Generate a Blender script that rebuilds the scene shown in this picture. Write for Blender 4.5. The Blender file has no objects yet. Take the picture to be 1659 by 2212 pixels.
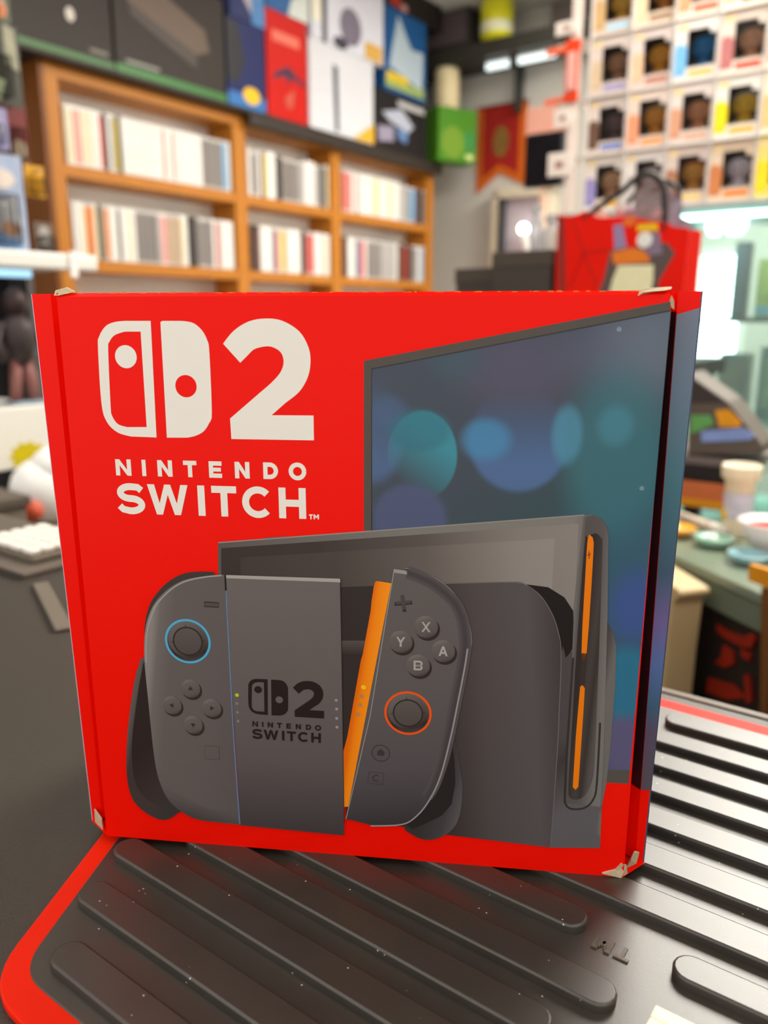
import bpy, bmesh, math, random
from mathutils import Vector, Matrix

random.seed(7)
scene = bpy.context.scene
col = scene.collection
R = math.radians

# ------------------------------------------------------------------ camera
TH = R(36.0)                       # the shop is turned 36 degrees to the line of sight
cam_d = bpy.data.cameras.new('camera')
cam = bpy.data.objects.new('camera', cam_d)
col.objects.link(cam)
cam.location = (0, 0, 0.193)
cam.rotation_euler = (R(90 - 13.553), 0, 0)
cam_d.sensor_fit = 'VERTICAL'
cam_d.sensor_height = 36.0
cam_d.lens = 36.0 * 1720 / 2212
cam_d.clip_start = 0.01
cam_d.dof.use_dof = True
cam_d.dof.focus_distance = 0.275
cam_d.dof.aperture_fstop = 8.5
scene.camera = cam

# ------------------------------------------------------------------ world, light, exposure
world = bpy.data.worlds.new('world')
scene.world = world
world.use_nodes = True
wb = world.node_tree.nodes['Background']
wb.inputs[0].default_value = (1.0, 0.97, 0.93, 1)      # added even fill light; room left open behind the camera to admit it
wb.inputs[1].default_value = 1.15
vs = scene.view_settings
vs.view_transform = 'Standard'
vs.look = 'None'
vs.gamma = 1.0
vs.exposure = 0.32
vs.use_curve_mapping = False
CEIL_LAMP = 4.0                                        # radiance of the ceiling panels
CEIL_Z = 1.72
FLOOR_Z = -0.95
#           a,    b,    length along b, width along a
LAMPS = [(-0.15, 2.78, 2.1, 0.95), (-1.45, 1.7, 1.2, 0.30), (-1.15, 0.1, 1.2, 0.30), (0.9, 0.2, 1.2, 0.45),
         (-1.75, 3.2, 1.0, 0.25)]

# ------------------------------------------------------------------ helpers
def W(a, b, z=0.0):
    """shop coordinates (a along the counter, b away from it) to world"""
    return Vector((a * math.cos(TH) + b * math.sin(TH), -a * math.sin(TH) + b * math.cos(TH), z))

def lin(c):
    return tuple(((x / 255) / 12.92 if x / 255 <= 0.04045 else ((x / 255 + 0.055) / 1.055) ** 2.4) for x in c) + (1.0,)

MATS = {}
def mat(name, rgb, rough=0.5, spec=0.28, metal=0.0, vary=0.08, vscale=40.0, bump=0.0, bscale=200.0, emit=0.0, coat=0.0, stretch=None):
    if name in MATS:
        return MATS[name]
    m = bpy.data.materials.new(name)
    m.use_nodes = True
    nt = m.node_tree
    p = nt.nodes['Principled BSDF']
    c = lin(rgb)
    p.inputs['Base Color'].default_value = c
    p.inputs['Roughness'].default_value = rough
    p.inputs['Specular IOR Level'].default_value = spec
    p.inputs['Metallic'].default_value = metal
    p.inputs['Coat Weight'].default_value = coat
    tc = nt.nodes.new('ShaderNodeTexCoord')
    src = tc.outputs['Object']
    if stretch:
        mp = nt.nodes.new('ShaderNodeMapping')
        mp.inputs['Scale'].default_value = stretch
        nt.links.new(src, mp.inputs['Vector'])
        src = mp.outputs['Vector']
    if vary:
        n = nt.nodes.new('ShaderNodeTexNoise')
        n.inputs['Scale'].default_value = vscale
        n.inputs['Detail'].default_value = 4
        nt.links.new(src, n.inputs['Vector'])
        mx = nt.nodes.new('ShaderNodeMix')
        mx.data_type = 'RGBA'
        mx.inputs[6].default_value = tuple(x * (1 - vary) for x in c[:3]) + (1,)
        mx.inputs[7].default_value = tuple(min(1, x * (1 + vary)) for x in c[:3]) + (1,)
        nt.links.new(n.outputs['Fac'], mx.inputs[0])
        nt.links.new(mx.outputs[2], p.inputs['Base Color'])
    if bump:
        n2 = nt.nodes.new('ShaderNodeTexNoise')
        n2.inputs['Scale'].default_value = bscale
        n2.inputs['Detail'].default_value = 3
        nt.links.new(src, n2.inputs['Vector'])
        b = nt.nodes.new('ShaderNodeBump')
        b.inputs['Strength'].default_value = bump
        b.inputs['Distance'].default_value = 0.001
        nt.links.new(n2.outputs['Fac'], b.inputs['Height'])
        nt.links.new(b.outputs['Normal'], p.inputs['Normal'])
    if emit:
        p.inputs['Emission Color'].default_value = c
        p.inputs['Emission Strength'].default_value = emit
    MATS[name] = m
    return m

def glass(name, rgb, clear=0.85, rough=0.05, base=None):
    """thin clear pane: mostly passes light, with a glossy reflection"""
    if name in MATS:
        return MATS[name]
    m = bpy.data.materials.new(name)
    m.use_nodes = True
    nt = m.node_tree
    nt.nodes.clear()
    out = nt.nodes.new('ShaderNodeOutputMaterial')
    tr = nt.nodes.new('ShaderNodeBsdfTransparent')
    tr.inputs[0].default_value = lin(rgb)
    p = nt.nodes.new('ShaderNodeBsdfPrincipled')
    p.inputs['Base Color'].default_value = lin(base or rgb)
    p.inputs['Roughness'].default_value = rough
    fr = nt.nodes.new('ShaderNodeFresnel')
    fr.inputs[0].default_value = 1.5
    mth = nt.nodes.new('ShaderNodeMath')
    mth.operation = 'ADD'
    mth.use_clamp = True
    mth.inputs[1].default_value = 1 - clear
    nt.links.new(fr.outputs[0], mth.inputs[0])
    mx = nt.nodes.new('ShaderNodeMixShader')
    nt.links.new(mth.outputs[0], mx.inputs[0])
    nt.links.new(tr.outputs[0], mx.inputs[1])
    nt.links.new(p.outputs[0], mx.inputs[2])
    nt.links.new(mx.outputs[0], out.inputs[0])
    MATS[name] = m
    return m

class G:
    """collects geometry for ONE mesh object"""
    def __init__(s):
        s.v, s.f, s.m = [], [], []
    def add(s, vs_, fs, mi=0):
        o = len(s.v)
        s.v += [tuple(v) for v in vs_]
        s.f += [tuple(i + o for i in f) for f in fs]
        s.m += [mi] * len(fs)
        return s
    def box(s, x0, x1, y0, y1, z0, z1, mi=0):
        vs_ = [(x, y, z) for z in (z0, z1) for y in (y0, y1) for x in (x0, x1)]
        return s.add(vs_, [(0, 2, 3, 1), (4, 5, 7, 6), (0, 1, 5, 4), (2, 6, 7, 3), (0, 4, 6, 2), (1, 3, 7, 5)], mi)
    def prism(s, poly, z0, z1, mi=0, axis='z'):
        n = len(poly)
        def P(p, t):
            return (p[0], p[1], t) if axis == 'z' else ((p[0], t, p[1]) if axis == 'y' else (t, p[0], p[1]))
        vs_ = [P(p, z0) for p in poly] + [P(p, z1) for p in poly]
        fs = [tuple(range(n))[::-1], tuple(range(n, 2 * n))] + [(i, (i + 1) % n, n + (i + 1) % n, n + i) for i in range(n)]
        return s.add(vs_, fs, mi)
    def lathe(s, prof, n=20, c=(0, 0, 0), mi=0, cap=True):
        vs_ = [(c[0] + r * math.cos(2 * math.pi * k / n), c[1] + r * math.sin(2 * math.pi * k / n), c[2] + z) for r, z in prof for k in range(n)]
        fs = [(i * n + k, i * n + (k + 1) % n, (i + 1) * n + (k + 1) % n, (i + 1) * n + k) for i in range(len(prof) - 1) for k in range(n)]
        if cap:
            fs += [tuple(range(n))[::-1], tuple(range((len(prof) - 1) * n, len(prof) * n))]
        return s.add(vs_, fs, mi)
    def ball(s, c, r, n=14, m=9, mi=0):
        rx, ry, rz = r if isinstance(r, (tuple, list)) else (r, r, r)
        vs_, fs = [(c[0], c[1], c[2] - rz)], []
        for i in range(1, m):
            t = -math.pi / 2 + math.pi * i / m
            vs_ += [(c[0] + rx * math.cos(t) * math.cos(2 * math.pi * k / n), c[1] + ry * math.cos(t) * math.sin(2 * math.pi * k / n), c[2] + rz * math.sin(t)) for k in range(n)]
        vs_.append((c[0], c[1], c[2] + rz))
        for k in range(n):
            fs.append((0, 1 + (k + 1) % n, 1 + k))
            fs.append((len(vs_) - 1, 1 + (m - 2) * n + k, 1 + (m - 2) * n + (k + 1) % n))
        for i in range(m - 2):
            fs += [(1 + i * n + k, 1 + i * n + (k + 1) % n, 1 + (i + 1) * n + (k + 1) % n, 1 + (i + 1) * n + k) for k in range(n)]
        return s.add(vs_, fs, mi)
    def tube(s, path, r, n=8, mi=0):
        pts = [Vector(p) for p in path]
        vs_ = []
        for i, p in enumerate(pts):
            d = (pts[min(i + 1, len(pts) - 1)] - pts[max(i - 1, 0)]).normalized()
            u = d.cross(Vector((0, 0, 1)))
            if u.length < 1e-3:
                u = d.cross(Vector((0, 1, 0)))
            u.normalize()
            w = d.cross(u)
            vs_ += [tuple(p + r * (math.cos(2 * math.pi * k / n) * u + math.sin(2 * math.pi * k / n) * w)) for k in range(n)]
        fs = [(i * n + k, i * n + (k + 1) % n, (i + 1) * n + (k + 1) % n, (i + 1) * n + k) for i in range(len(pts) - 1) for k in range(n)]
        fs += [tuple(range(n))[::-1], tuple(range((len(pts) - 1) * n, len(pts) * n))]
        return s.add(vs_, fs, mi)
    def build(s, name, mats, parent=None, loc=(0, 0, 0), rz=0.0, bevel=0.0, seg=2, smooth=False):
        bm = bmesh.new()
        bv = [bm.verts.new(v) for v in s.v]
        for f, mi in zip(s.f, s.m):
            try:
                fc = bm.faces.new([bv[i] for i in f])
                fc.material_index = mi
                fc.smooth = smooth
            except ValueError:
                pass
        bmesh.ops.recalc_face_normals(bm, faces=bm.faces)
        if bevel:
            bmesh.ops.bevel(bm, geom=list(bm.edges), offset=bevel, segments=seg, affect='EDGES', profile=0.5, clamp_overlap=True)
        me = bpy.data.meshes.new(name)
        bm.to_mesh(me)
        bm.free()
        for m in (mats if isinstance(mats, (list, tuple)) else [mats]):
            me.materials.append(m)
        o = bpy.data.objects.new(name, me)
        col.objects.link(o)
        o.location = loc
        o.rotation_euler = (0, 0, rz)
        if parent:
            o.parent = parent
        return o

def tag(o, label=None, cat=None, group=None, kind=None):
    for k, v in (('label', label), ('category', cat), ('group', group), ('kind', kind)):
        if v:
            o[k] = v
    return o

def thing(name, label, cat, loc=(0, 0, 0), rz=0.0, group=None):
    o = bpy.data.objects.new(name, None)
    o.empty_display_size = 0.02
    col.objects.link(o)
    o.location = loc
    o.rotation_euler = (0, 0, rz)
    return tag(o, label, cat, group)

def struct(name, g, m):
    o = g.build(name, m, rz=-TH)
    o['kind'] = 'structure'
    return o

def copy_tree(o, parent=None):
    c = o.copy()
    col.objects.link(c)
    c.parent = parent
    for ch in list(o.children):
        copy_tree(ch, c)
    return c

def rounded(x0, x1, y0, y1, r, n=5):
    pts = []
    for cx, cy, a0 in ((x1 - r, y0 + r, -90), (x1 - r, y1 - r, 0), (x0 + r, y1 - r, 90), (x0 + r, y0 + r, 180)):
        pts += [(cx + r * math.cos(R(a0 + 90 * k / n)), cy + r * math.sin(R(a0 + 90 * k / n))) for k in range(n + 1)]
    return pts

# ------------------------------------------------------------------ plain materials
WHITE = mat('matt white paint', (236, 234, 228), 0.6, vary=0.02)
OAK = mat('orange oak veneer', (188, 118, 36), 0.45, vary=0.22, vscale=6, stretch=(2, 2, 22))
OAKH = mat('orange oak shelf', (188, 118, 36), 0.45, vary=0.22, vscale=6, stretch=(22, 2, 22))
OAKD = mat('shaded oak side', (126, 72, 24), 0.45, vary=0.2, vscale=6, stretch=(8, 8, 1))  # the same oak, darkened for the shade on the bookcase end
BLACK = mat('black laminate', (36, 33, 30), 0.5)
LEDGE = mat('dark brown ledge', (52, 44, 38), 0.5)
CREAM = mat('cream plastic', (226, 210, 176), 0.4)
CLEAR = glass('clear plastic window', (250, 250, 250), 0.97, base=(30, 30, 30))
TEAL = glass('green tinted glass', (226, 246, 242), 0.9)
DARKIN = mat('dark carton lining', (128, 108, 90), 0.8)

# ------------------------------------------------------------------ the shop shell
struct('floor', G().box(-2.76, 3.0, -1.6, 4.2, FLOOR_Z - 0.05, FLOOR_Z), mat('grey vinyl floor', (120, 112, 104), 0.5, vscale=3))
struct('ceiling', G().box(-2.76, 3.0, -0.6, 4.2, CEIL_Z, CEIL_Z + 0.05), mat('white ceiling paint', (225, 222, 216), 0.8, vary=0.02))
struct('wall_left', G().box(-2.73, -2.66, -1.6, 4.2, FLOOR_Z, CEIL_Z), mat('warm grey wall paint', (188, 182, 170), 0.7, vary=0.03, vscale=5))
struct('wall_right', G().box(3.0, 3.06, -1.6, 4.2, FLOOR_Z, CEIL_Z), WHITE)
# the back wall, with an opening for the bright window behind the glass cabinet
WA0, WA1, WZ0, WZ1 = -1.12, -0.905, 0.0, 0.50
struct('wall_back', G().box(-2.76, WA0, 4.1, 4.16, FLOOR_Z, CEIL_Z).box(WA1, 3.0, 4.1, 4.16, FLOOR_Z, CEIL_Z)
       .box(WA0, WA1, 4.1, 4.16, FLOOR_Z, WZ0).box(WA0, WA1, 4.1, 4.16, WZ1, CEIL_Z), mat('pale grey wall paint', (196, 192, 184), 0.7, vary=0.03, vscale=5))
win = struct('window_1', G().box(WA0, WA1, 4.13, 4.14, WZ0, WZ1), mat('frosted window full of daylight', (236, 250, 255), 0.3, emit=7.0, vary=0))
wf = G()
for a0, a1, z0, z1 in ((WA0 - 0.02, WA0 + 0.012, WZ0 - 0.02, WZ1 + 0.02), (WA1 - 0.012, WA1 + 0.02, WZ0 - 0.02, WZ1 + 0.02),
                       (WA0, WA1, WZ0 - 0.02, WZ0 + 0.012), (WA0, WA1, WZ1 - 0.012, WZ1 + 0.02)):
    wf.box(a0, a1, 4.085, 4.125, z0, z1)
wf.build('window_frame', WHITE, win)

# ceiling lamps (above the frame): housing and glowing diffuser
for i, (a, b, lb, wa) in enumerate(LAMPS):
    t = thing('ceiling_light', ['long ceiling panel light beyond the counter, widest of the panels', 'ceiling panel light between counter and bookcase', 'ceiling panel light left of the counter',
                                'ceiling panel light above right end of counter', 'narrow ceiling light near the bookcase corner'][i], 'ceiling light', W(a, b, CEIL_Z), -TH, 'ceiling panel lights')
    fr = G()
    for x0, x1, y0, y1 in ((-wa / 2 - .03, -wa / 2, -lb / 2 - .03, lb / 2 + .03), (wa / 2, wa / 2 + .03, -lb / 2 - .03, lb / 2 + .03), (-wa / 2, wa / 2, -lb / 2 - .03, -lb / 2), (-wa / 2, wa / 2, lb / 2, lb / 2 + .03)):
        fr.box(x0, x1, y0, y1, -0.03, 0)
    fr.build('frame', WHITE, t)
    G().box(-wa / 2, wa / 2, -lb / 2, lb / 2, -0.022, -0.012).build('diffuser', mat('glowing lamp diffuser' + (' wide' if i == 0 else ''), (255, 250, 240), 0.5, emit=CEIL_LAMP * (5.2 if i == 0 else 1), vary=0), t)

# ------------------------------------------------------------------ counter and rubber mat
COUNTER = mat('charcoal counter laminate', (62, 55, 47), 0.45, spec=0.5, vary=0.35, vscale=900, bump=0.25, bscale=1500)
t = thing('shop_counter', 'charcoal shop counter running under the ribbed mat', 'counter', W(0, 0, 0), -TH)
G().box(-1.02, 0.9, -0.35, 0.4180, -0.045, -0.0070).build('countertop', COUNTER, t, bevel=0.002)
G().box(-1.0, 0.88, -0.30, 0.40, FLOOR_Z, -0.045).build('cabinet_body', BLACK, t)
G().box(-1.02, 0.9, 0.4182, 0.424, -0.045, -0.0066).build('edge_trim', mat('worn counter edging', (112, 101, 90), 0.45), t, bevel=0.0008)

RUBBER = mat('black ribbed rubber', (57, 50, 43), 0.40, spec=0.85, vary=0.25, vscale=60, bump=0.035, bscale=1400)
# dust specks are part of the worn rubber's colour
nt = RUBBER.node_tree
vor = nt.nodes.new('ShaderNodeTexVoronoi')
vor.inputs['Scale'].default_value = 240
cmp_ = nt.nodes.new('ShaderNodeMath')
cmp_.operation = 'LESS_THAN'
cmp_.inputs[1].default_value = 0.075
nt.links.new(nt.nodes['Texture Coordinate'].outputs['Object'], vor.inputs['Vector'])
nt.links.new(vor.outputs['Distance'], cmp_.inputs[0])
n3 = nt.nodes.new('ShaderNodeTexNoise')
n3.inputs['Scale'].default_value = 40
nt.links.new(nt.nodes['Texture Coordinate'].outputs['Object'], n3.inputs['Vector'])
gt = nt.nodes.new('ShaderNodeMath')
gt.operation = 'GREATER_THAN'
gt.inputs[1].default_value = 0.55
nt.links.new(n3.outputs['Fac'], gt.inputs[0])
ml = nt.nodes.new('ShaderNodeMath')
ml.operation = 'MULTIPLY'
nt.links.new(cmp_.outputs[0], ml.inputs[0])
nt.links.new(gt.outputs[0], ml.inputs[1])
mx2 = nt.nodes.new('ShaderNodeMix')
mx2.data_type = 'RGBA'
mx2.inputs[7].default_value = lin((190, 180, 165))
old = nt.nodes['Principled BSDF'].inputs['Base Color'].links[0].from_socket
nt.links.new(ml.outputs[0], mx2.inputs[0])
nt.links.new(old, mx2.inputs[6])
nt.links.new(mx2.outputs[2], nt.nodes['Principled BSDF'].inputs['Base Color'])
MATRED = mat('red rubber border', (240, 34, 0), 0.5, spec=0.15, vary=0.06)

mt = thing('counter_mat', 'black ribbed rubber mat with a red border under the carton', 'mat', W(0, 0, 0), -TH)
B0 = -0.0066                                  # underside of the mat
def smooth_corner(p, q, r, d, n=8):
    """round the corner q between p and r by distance d"""
    q_, p_, r_ = Vector(q), Vector(p), Vector(r)
    a_ = q_ + (p_ - q_).normalized() * d
    b_ = q_ + (r_ - q_).normalized() * d
    return [tuple((1 - t) ** 2 * a_ + 2 * t * (1 - t) * q_ + t * t * b_) for t in [k / n for k in range(n + 1)]]
def outline(el, eb):
    """mat outline drawn in by el at the slanting end and eb along the straight edges"""
    k = 0.53
    A_ = (-0.2165 + 1.132 * el - k * eb, 0.0910 + eb)      # near left corner
    B_ = (0.62 - eb, 0.0910 + eb)
    C_ = (0.62 - eb, 0.4035 - eb)
    D_ = (A_[0] - k * (C_[1] - A_[1]), C_[1])
    return smooth_corner(D_, A_, B_, 0.018 - 0.7 * eb) + smooth_corner(A_, B_, C_, 0.02) + smooth_corner(B_, C_, D_, 0.02) + smooth_corner(C_, D_, A_, 0.02)
G().prism(outline(0.0, 0.0), B0, -0.0037).build('red_border', MATRED, mt, bevel=0.0006)
G().prism(outline(0.0076, 0.0098), B0 + 0.001, -0.0034).build('base_sheet', RUBBER, mt, bevel=0.0005)
def rib(a0, a1, bl, w=0.0116):
    r = w / 2
    pts = []
    for k in range(9):
        pts.append((a1 - r + r * math.sin(math.pi * k / 8), bl + r - r * math.cos(math.pi * k / 8)))
    for k in range(9):
        pts.append((a0 + r - r * math.sin(math.pi * k / 8), bl + r + r * math.cos(math.pi * k / 8)))
    def ring(e, z):
        q = []
        for k in range(9):
            q.append((a1 - r + (r - e) * math.sin(math.pi * k / 8), bl + r - (r - e) * math.cos(math.pi * k / 8), z))
        for k in range(9):
            q.append((a0 + r - (r - e) * math.sin(math.pi * k / 8), bl + r + (r - e) * math.cos(math.pi * k / 8), z))
        return q
    n = len(pts)
    g = G()
    rings = [ring(0.0001, -0.0036), ring(0.0, -0.0009), ring(0.0002, -0.0003), ring(0.0009, 0.0)]
    vs_ = sum(rings, [])
    fs = [(j * n + i, j * n + (i + 1) % n, (j + 1) * n + (i + 1) % n, (j + 1) * n + i) for j in range(3) for i in range(n)]
    fs.append(tuple(range(3 * n, 4 * n)))
    g.add(vs_, fs)
    o = g.build('rib', RUBBER, mt)
    for poly in o.data.polygons:
        poly.use_smooth = len(poly.vertices) == 4
    return o
for a0, a1, bl in [(-0.2090, 0.05, 0.1062), (-0.2270, 0.05, 0.1277), (-0.2375, 0.30, 0.1498), (-0.2215, -0.070, 0.1706)]:
    rib(a0, a1, bl)
rib(-0.205, -0.0585, 0.1905)
rib(-0.192, -0.0775, 0.2150)
rib(-0.0495, 0.55, 0.2150)
for k, bl in enumerate([0.2362, 0.2602, 0.2848, 0.3078, 0.3292, 0.3505, 0.3720]):
    rib(-0.175 + 0.0125 * k, 0.58, bl, 0.0135 if k < 3 else 0.0128)
# moulded square outline and the moulded letters, which face the customer's side
sq = G()
def sqring(x0, x1, y0, y1, w):
    for a0, a1, b0, b1 in ((x0, x1, y1 - w, y1), (x0, x1, y0, y0 + w), (x0, x0 + w, y0 + w, y1 - w), (x1 - w, x1, y0 + w, y1 - w)):
        sq.box(a0, a1, b0, b1, -0.004, -0.0018)
sqring(-0.0492, -0.0262, 0.1800, 0.2030, 0.0052)
sq.build('raised_square', mat('cream rubber emblem', (240, 232, 205), 0.45), mt, bevel=0.0006)
EMB = mat('worn moulded letters', (92, 83, 72), 0.36, vary=0.5, vscale=900)
lt = G()
def tl(x0, x1, y0, y1):                       # letter bar, turned half a turn
    lt.box(-0.0608 - x1, -0.0608 - x0, 0.2202 - y1, 0.2202 - y0, -0.004, -0.0028)
tl(0.0006, 0.0054, 0.0046, 0.0057); tl(0.0024, 0.0035, 0, 0.0046)            # T
tl(0.0066, 0.0077, 0, 0.0057); tl(0.0115, 0.0126, 0, 0.0057)                 # M stems
for k in range(4):
    tl(0.0077 + 0.0005 * k, 0.0085 + 0.0005 * k, 0.0044 - 0.001 * k, 0.0057 - 0.001 * k)
    tl(0.0107 - 0.0005 * k, 0.0115 - 0.0005 * k, 0.0044 - 0.001 * k, 0.0057 - 0.001 * k)
lt.build('moulded_lettering', EMB, mt)['label'] = 'moulded letters TM'

# ------------------------------------------------------------------ the big red carton
# its own frame: x along the front, y into the depth, z up; origin at the front lower left corner
BW, BH, BD = 0.1934, 0.2016, 0.095
YAW = -0.1219
carton = thing('console_carton', 'big red game console carton with white logo, standing on the ribbed mat', 'carton', (-0.1067, 0.2688, 0.0), YAW)
def print_nodes(name, rough=0.38):
    m = bpy.data.materials.new(name)
    m.use_nodes = True
    p = m.node_tree.nodes['Principled BSDF']
    p.inputs['Roughness'].default_value = rough
    p.inputs['Specular IOR Level'].default_value = 0.12
    n = m.node_tree.nodes.new('ShaderNodeTexNoise')
    n.inputs['Scale'].default_value = 45
    tc = m.node_tree.nodes.new('ShaderNodeTexCoord')
    b = m.node_tree.nodes.new('ShaderNodeBump')
    b.inputs['Strength'].default_value = 0.05
    b.inputs['Distance'].default_value = 0.002
    m.node_tree.links.new(tc.outputs['Object'], n.inputs['Vector'])
    m.node_tree.links.new(n.outputs['Fac'], b.inputs['Height'])
    m.node_tree.links.new(b.outputs['Normal'], p.inputs['Normal'])
    return m, m.node_tree, p, tc
def ink(name, rgb):
    if name not in MATS:
        m, nt, p, tc = print_nodes(name)
        p.inputs['Base Color'].default_value = lin(rgb)
        MATS[name] = m
    return MATS[name]
def grad(name, p0, p1, stops):
    """ink that blends along the line p0 -> p1 on the carton front (x, z in metres)"""
    if name in MATS:
        return MATS[name]
    p0, p1 = (q[0] if isinstance(q, list) else q for q in (p0, p1))
    m, nt, p, tc = print_nodes(name)
    d = (p1[0] - p0[0], p1[1] - p0[1])
    L2 = d[0] ** 2 + d[1] ** 2
    dot = nt.nodes.new('ShaderNodeVectorMath')
    dot.operation = 'DOT_PRODUCT'
    dot.inputs[1].default_value = (d[0] / L2, 0, d[1] / L2)
    sub = nt.nodes.new('ShaderNodeMath')
    sub.operation = 'SUBTRACT'
    sub.inputs[1].default_value = (p0[0] * d[0] + p0[1] * d[1]) / L2
    cr = nt.nodes.new('ShaderNodeValToRGB')
    el = cr.color_ramp.elements
    while len(el) < len(stops):
        el.new(0.5)
    for e, (t, c) in zip(el, stops):
        e.position = t
        e.color = lin(c)
    nt.links.new(tc.outputs['Object'], dot.inputs[0])
    nt.links.new(dot.outputs['Value'], sub.inputs[0])
    nt.links.new(sub.outputs[0], cr.inputs[0])
    nt.links.new(cr.outputs[0], p.inputs['Base Color'])
    MATS[name] = m
    return m
RED = ink('red carton print', (244, 16, 0))
PAPER = mat('torn cardboard', (192, 174, 142), 0.8, vary=0.3, vscale=700)

GD = 0.0085                                    # how far the side strips stand behind the front panel
# left / right strips: (inner top, outer top, inner bottom, outer bottom) sideways from the panel edges
LS = (0.0068, 0.0135, 0.0060, 0.0100)
RS = (0.0040, 0.0108, 0.0056, 0.0070 + 0.0012)
front = G()
front.add([(0, 0, 0), (BW, 0, 0), (BW, 0, BH - .0012), (0, 0, BH - .0012), (0, 0.0012, BH), (BW, 0.0012, BH)], [(0, 1, 2, 3), (3, 2, 5, 4)])
front.build('front_panel', RED, carton)
for side in (0, 1):
    s = -1 if side == 0 else 1
    x0 = 0.0 if side == 0 else BW
    it, ot, ib, ob = LS if side == 0 else RS
    gr = G()
    gr.add([(x0, 0, 0), (x0, 0, BH), (x0 - s * .001, 0.0165, BH), (x0 - s * .001, 0.0165, 0),
            (x0 + s * it, GD, BH), (x0 + s * ib, GD, 0.0015)], [(0, 1, 2, 3), (3, 2, 4, 5)])
    gr.build('corner_groove', RED, carton)
    st = G()
    st.add([(x0 + s * ib, GD, 0.0), (x0 + s * it, GD, BH), (x0 + s * ot, GD, BH), (x0 + s * ob, GD, 0.0)], [(0, 1, 2, 3)])
    st.build('side_strip', RED, carton)
    ed = G()
    ed.add([(x0 + s * ot, GD, BH), (x0 + s * ob, GD, 0), (x0 + s * (ob + .0007), GD + .0008, 0), (x0 + s * (ot + .0007), GD + .0008, BH),
            (x0 + s * (ob + .0007), BD, 0), (x0 + s * (ot + .0007), BD, BH)], [(0, 1, 2, 3), (3, 2, 4, 5)])
    o = ed.build('side_panel', mat('pale lilac carton side', (212, 200, 214), 0.5) if side == 0 else ink('blue carton side', (70, 80, 110)), carton)
    o['label'] = ['pale side panel', 'blue side panel'][side]
xl0, xl1, xr0, xr1 = -LS[1] - .0007, -LS[3] - .0007, BW + RS[1] + .0007, BW + RS[3] + .0007
top = G()
top.add([(0, 0.0012, BH), (BW, 0.0012, BH), (BW - .001, 0.0165, BH), (xr0 - .004, GD, BH), (xr0, GD, BH), (xr0, BD, BH), (xl0, BD, BH), (xl0, GD, BH), (xl0 + .006, GD, BH), (.001, 0.0165, BH)],
        [tuple(range(10))])
top.build('top_panel', RED, carton)
bk = G()
bk.add([(xl1, BD, 0), (xr1, BD, 0), (xr0, BD, BH), (xl0, BD, BH)], [(0, 1, 2, 3)])
bk.add([(0, 0, 0.0002), (BW, 0, 0.0002), (xr1, GD, 0.0002), (xr1, BD, 0.0002), (xl1, BD, 0.0002), (xl1, GD, 0.0002)], [tuple(range(6))])
bk.build('back_panel', RED, carton)
# frayed top edge: the board shows where the ink has cracked along the crease
fr = G()
rr = random.Random(3)
x = 0.002
while x < BW - 0.004:
    w = rr.uniform(0.0006, 0.003)
    h = rr.uniform(0.0, 0.0002)
    fr.add([(x, .0008, BH - .0003), (x + w, .0008, BH - .0003 + rr.uniform(-.0001, .0001)), (x + w * .8, .0012, BH + h), (x + w * .2, .0012, BH + h * .7)], [(0, 1, 2, 3)])
    x += w + rr.uniform(0.0, 0.006)
fr.build('frayed_edge', mat('cracked orange ink', (236, 96, 24), 0.6, vary=0.4, vscale=500), carton)['label'] = 'frayed upper crease'
def scrap(pts, name='torn_flap'):
    g = G()
    n = len(pts)
    g.add([p for p in pts] + [(p[0], p[1] + .0006, p[2] + .0002) for p in pts], [tuple(range(n)), tuple(range(n, 2 * n))[::-1]] + [(i, (i + 1) % n, n + (i + 1) % n, n + i) for i in range(n)])
    o = g.build(name, PAPER, carton)
    return o
scrap([(BW - .0095, -.0004, BH - .0016), (BW - .0080, -.0007, BH - .0006), (BW - .005, -.0008, BH - .0003), (BW - .0022, -.001, BH - .0001), (BW + .0002, .001, BH + .0004),
       (BW + .001, .004, BH + .0010), (BW - .003, .003, BH + .0008), (BW - .007, .002, BH + .0006), (BW - .009, .001, BH - .0002)])['label'] = 'torn flap at upper right corner'
scrap([(BW + .0003, -.0002, BH - .0015), (BW + .0012, .0004, BH - .003), (BW + .0016, .0012, BH - .0055), (BW + .0006, .0004, BH - .005), (BW - .0002, -.0003, BH - .003)])
scrap([(-.001, .0002, BH - .0008), (.0006, -.0004, BH - .0009), (.006, .0006, BH + .0003), (.0025, .002, BH + .0017), (-.002, .003, BH + .0008)])['label'] = 'torn flap at upper left corner'
scrap([(-.0085, GD - .001, .0), (-.003, .003, .0), (-.0032, .003, .0046), (-.0082, GD - .0012, .0058)])['label'] = 'torn board at lower left corner'
scrap([(BW - .0075, -.0006, .0012), (BW - .001, -.0006, -.0), (BW + .0018, .002, .0002), (BW + .0010, .0005, .0042), (BW - .0012, -.0004, .0058), (BW - .003, -.0006, .003)])['label'] = 'torn board at lower right corner'
scrap([(BW + .0012, .004, .0004), (BW + .0058, GD - .001, .0004), (BW + .0064, GD - .0015, .0052), (BW + .0045, .006, .0062), (BW + .003, .0035, .0045)])

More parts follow.
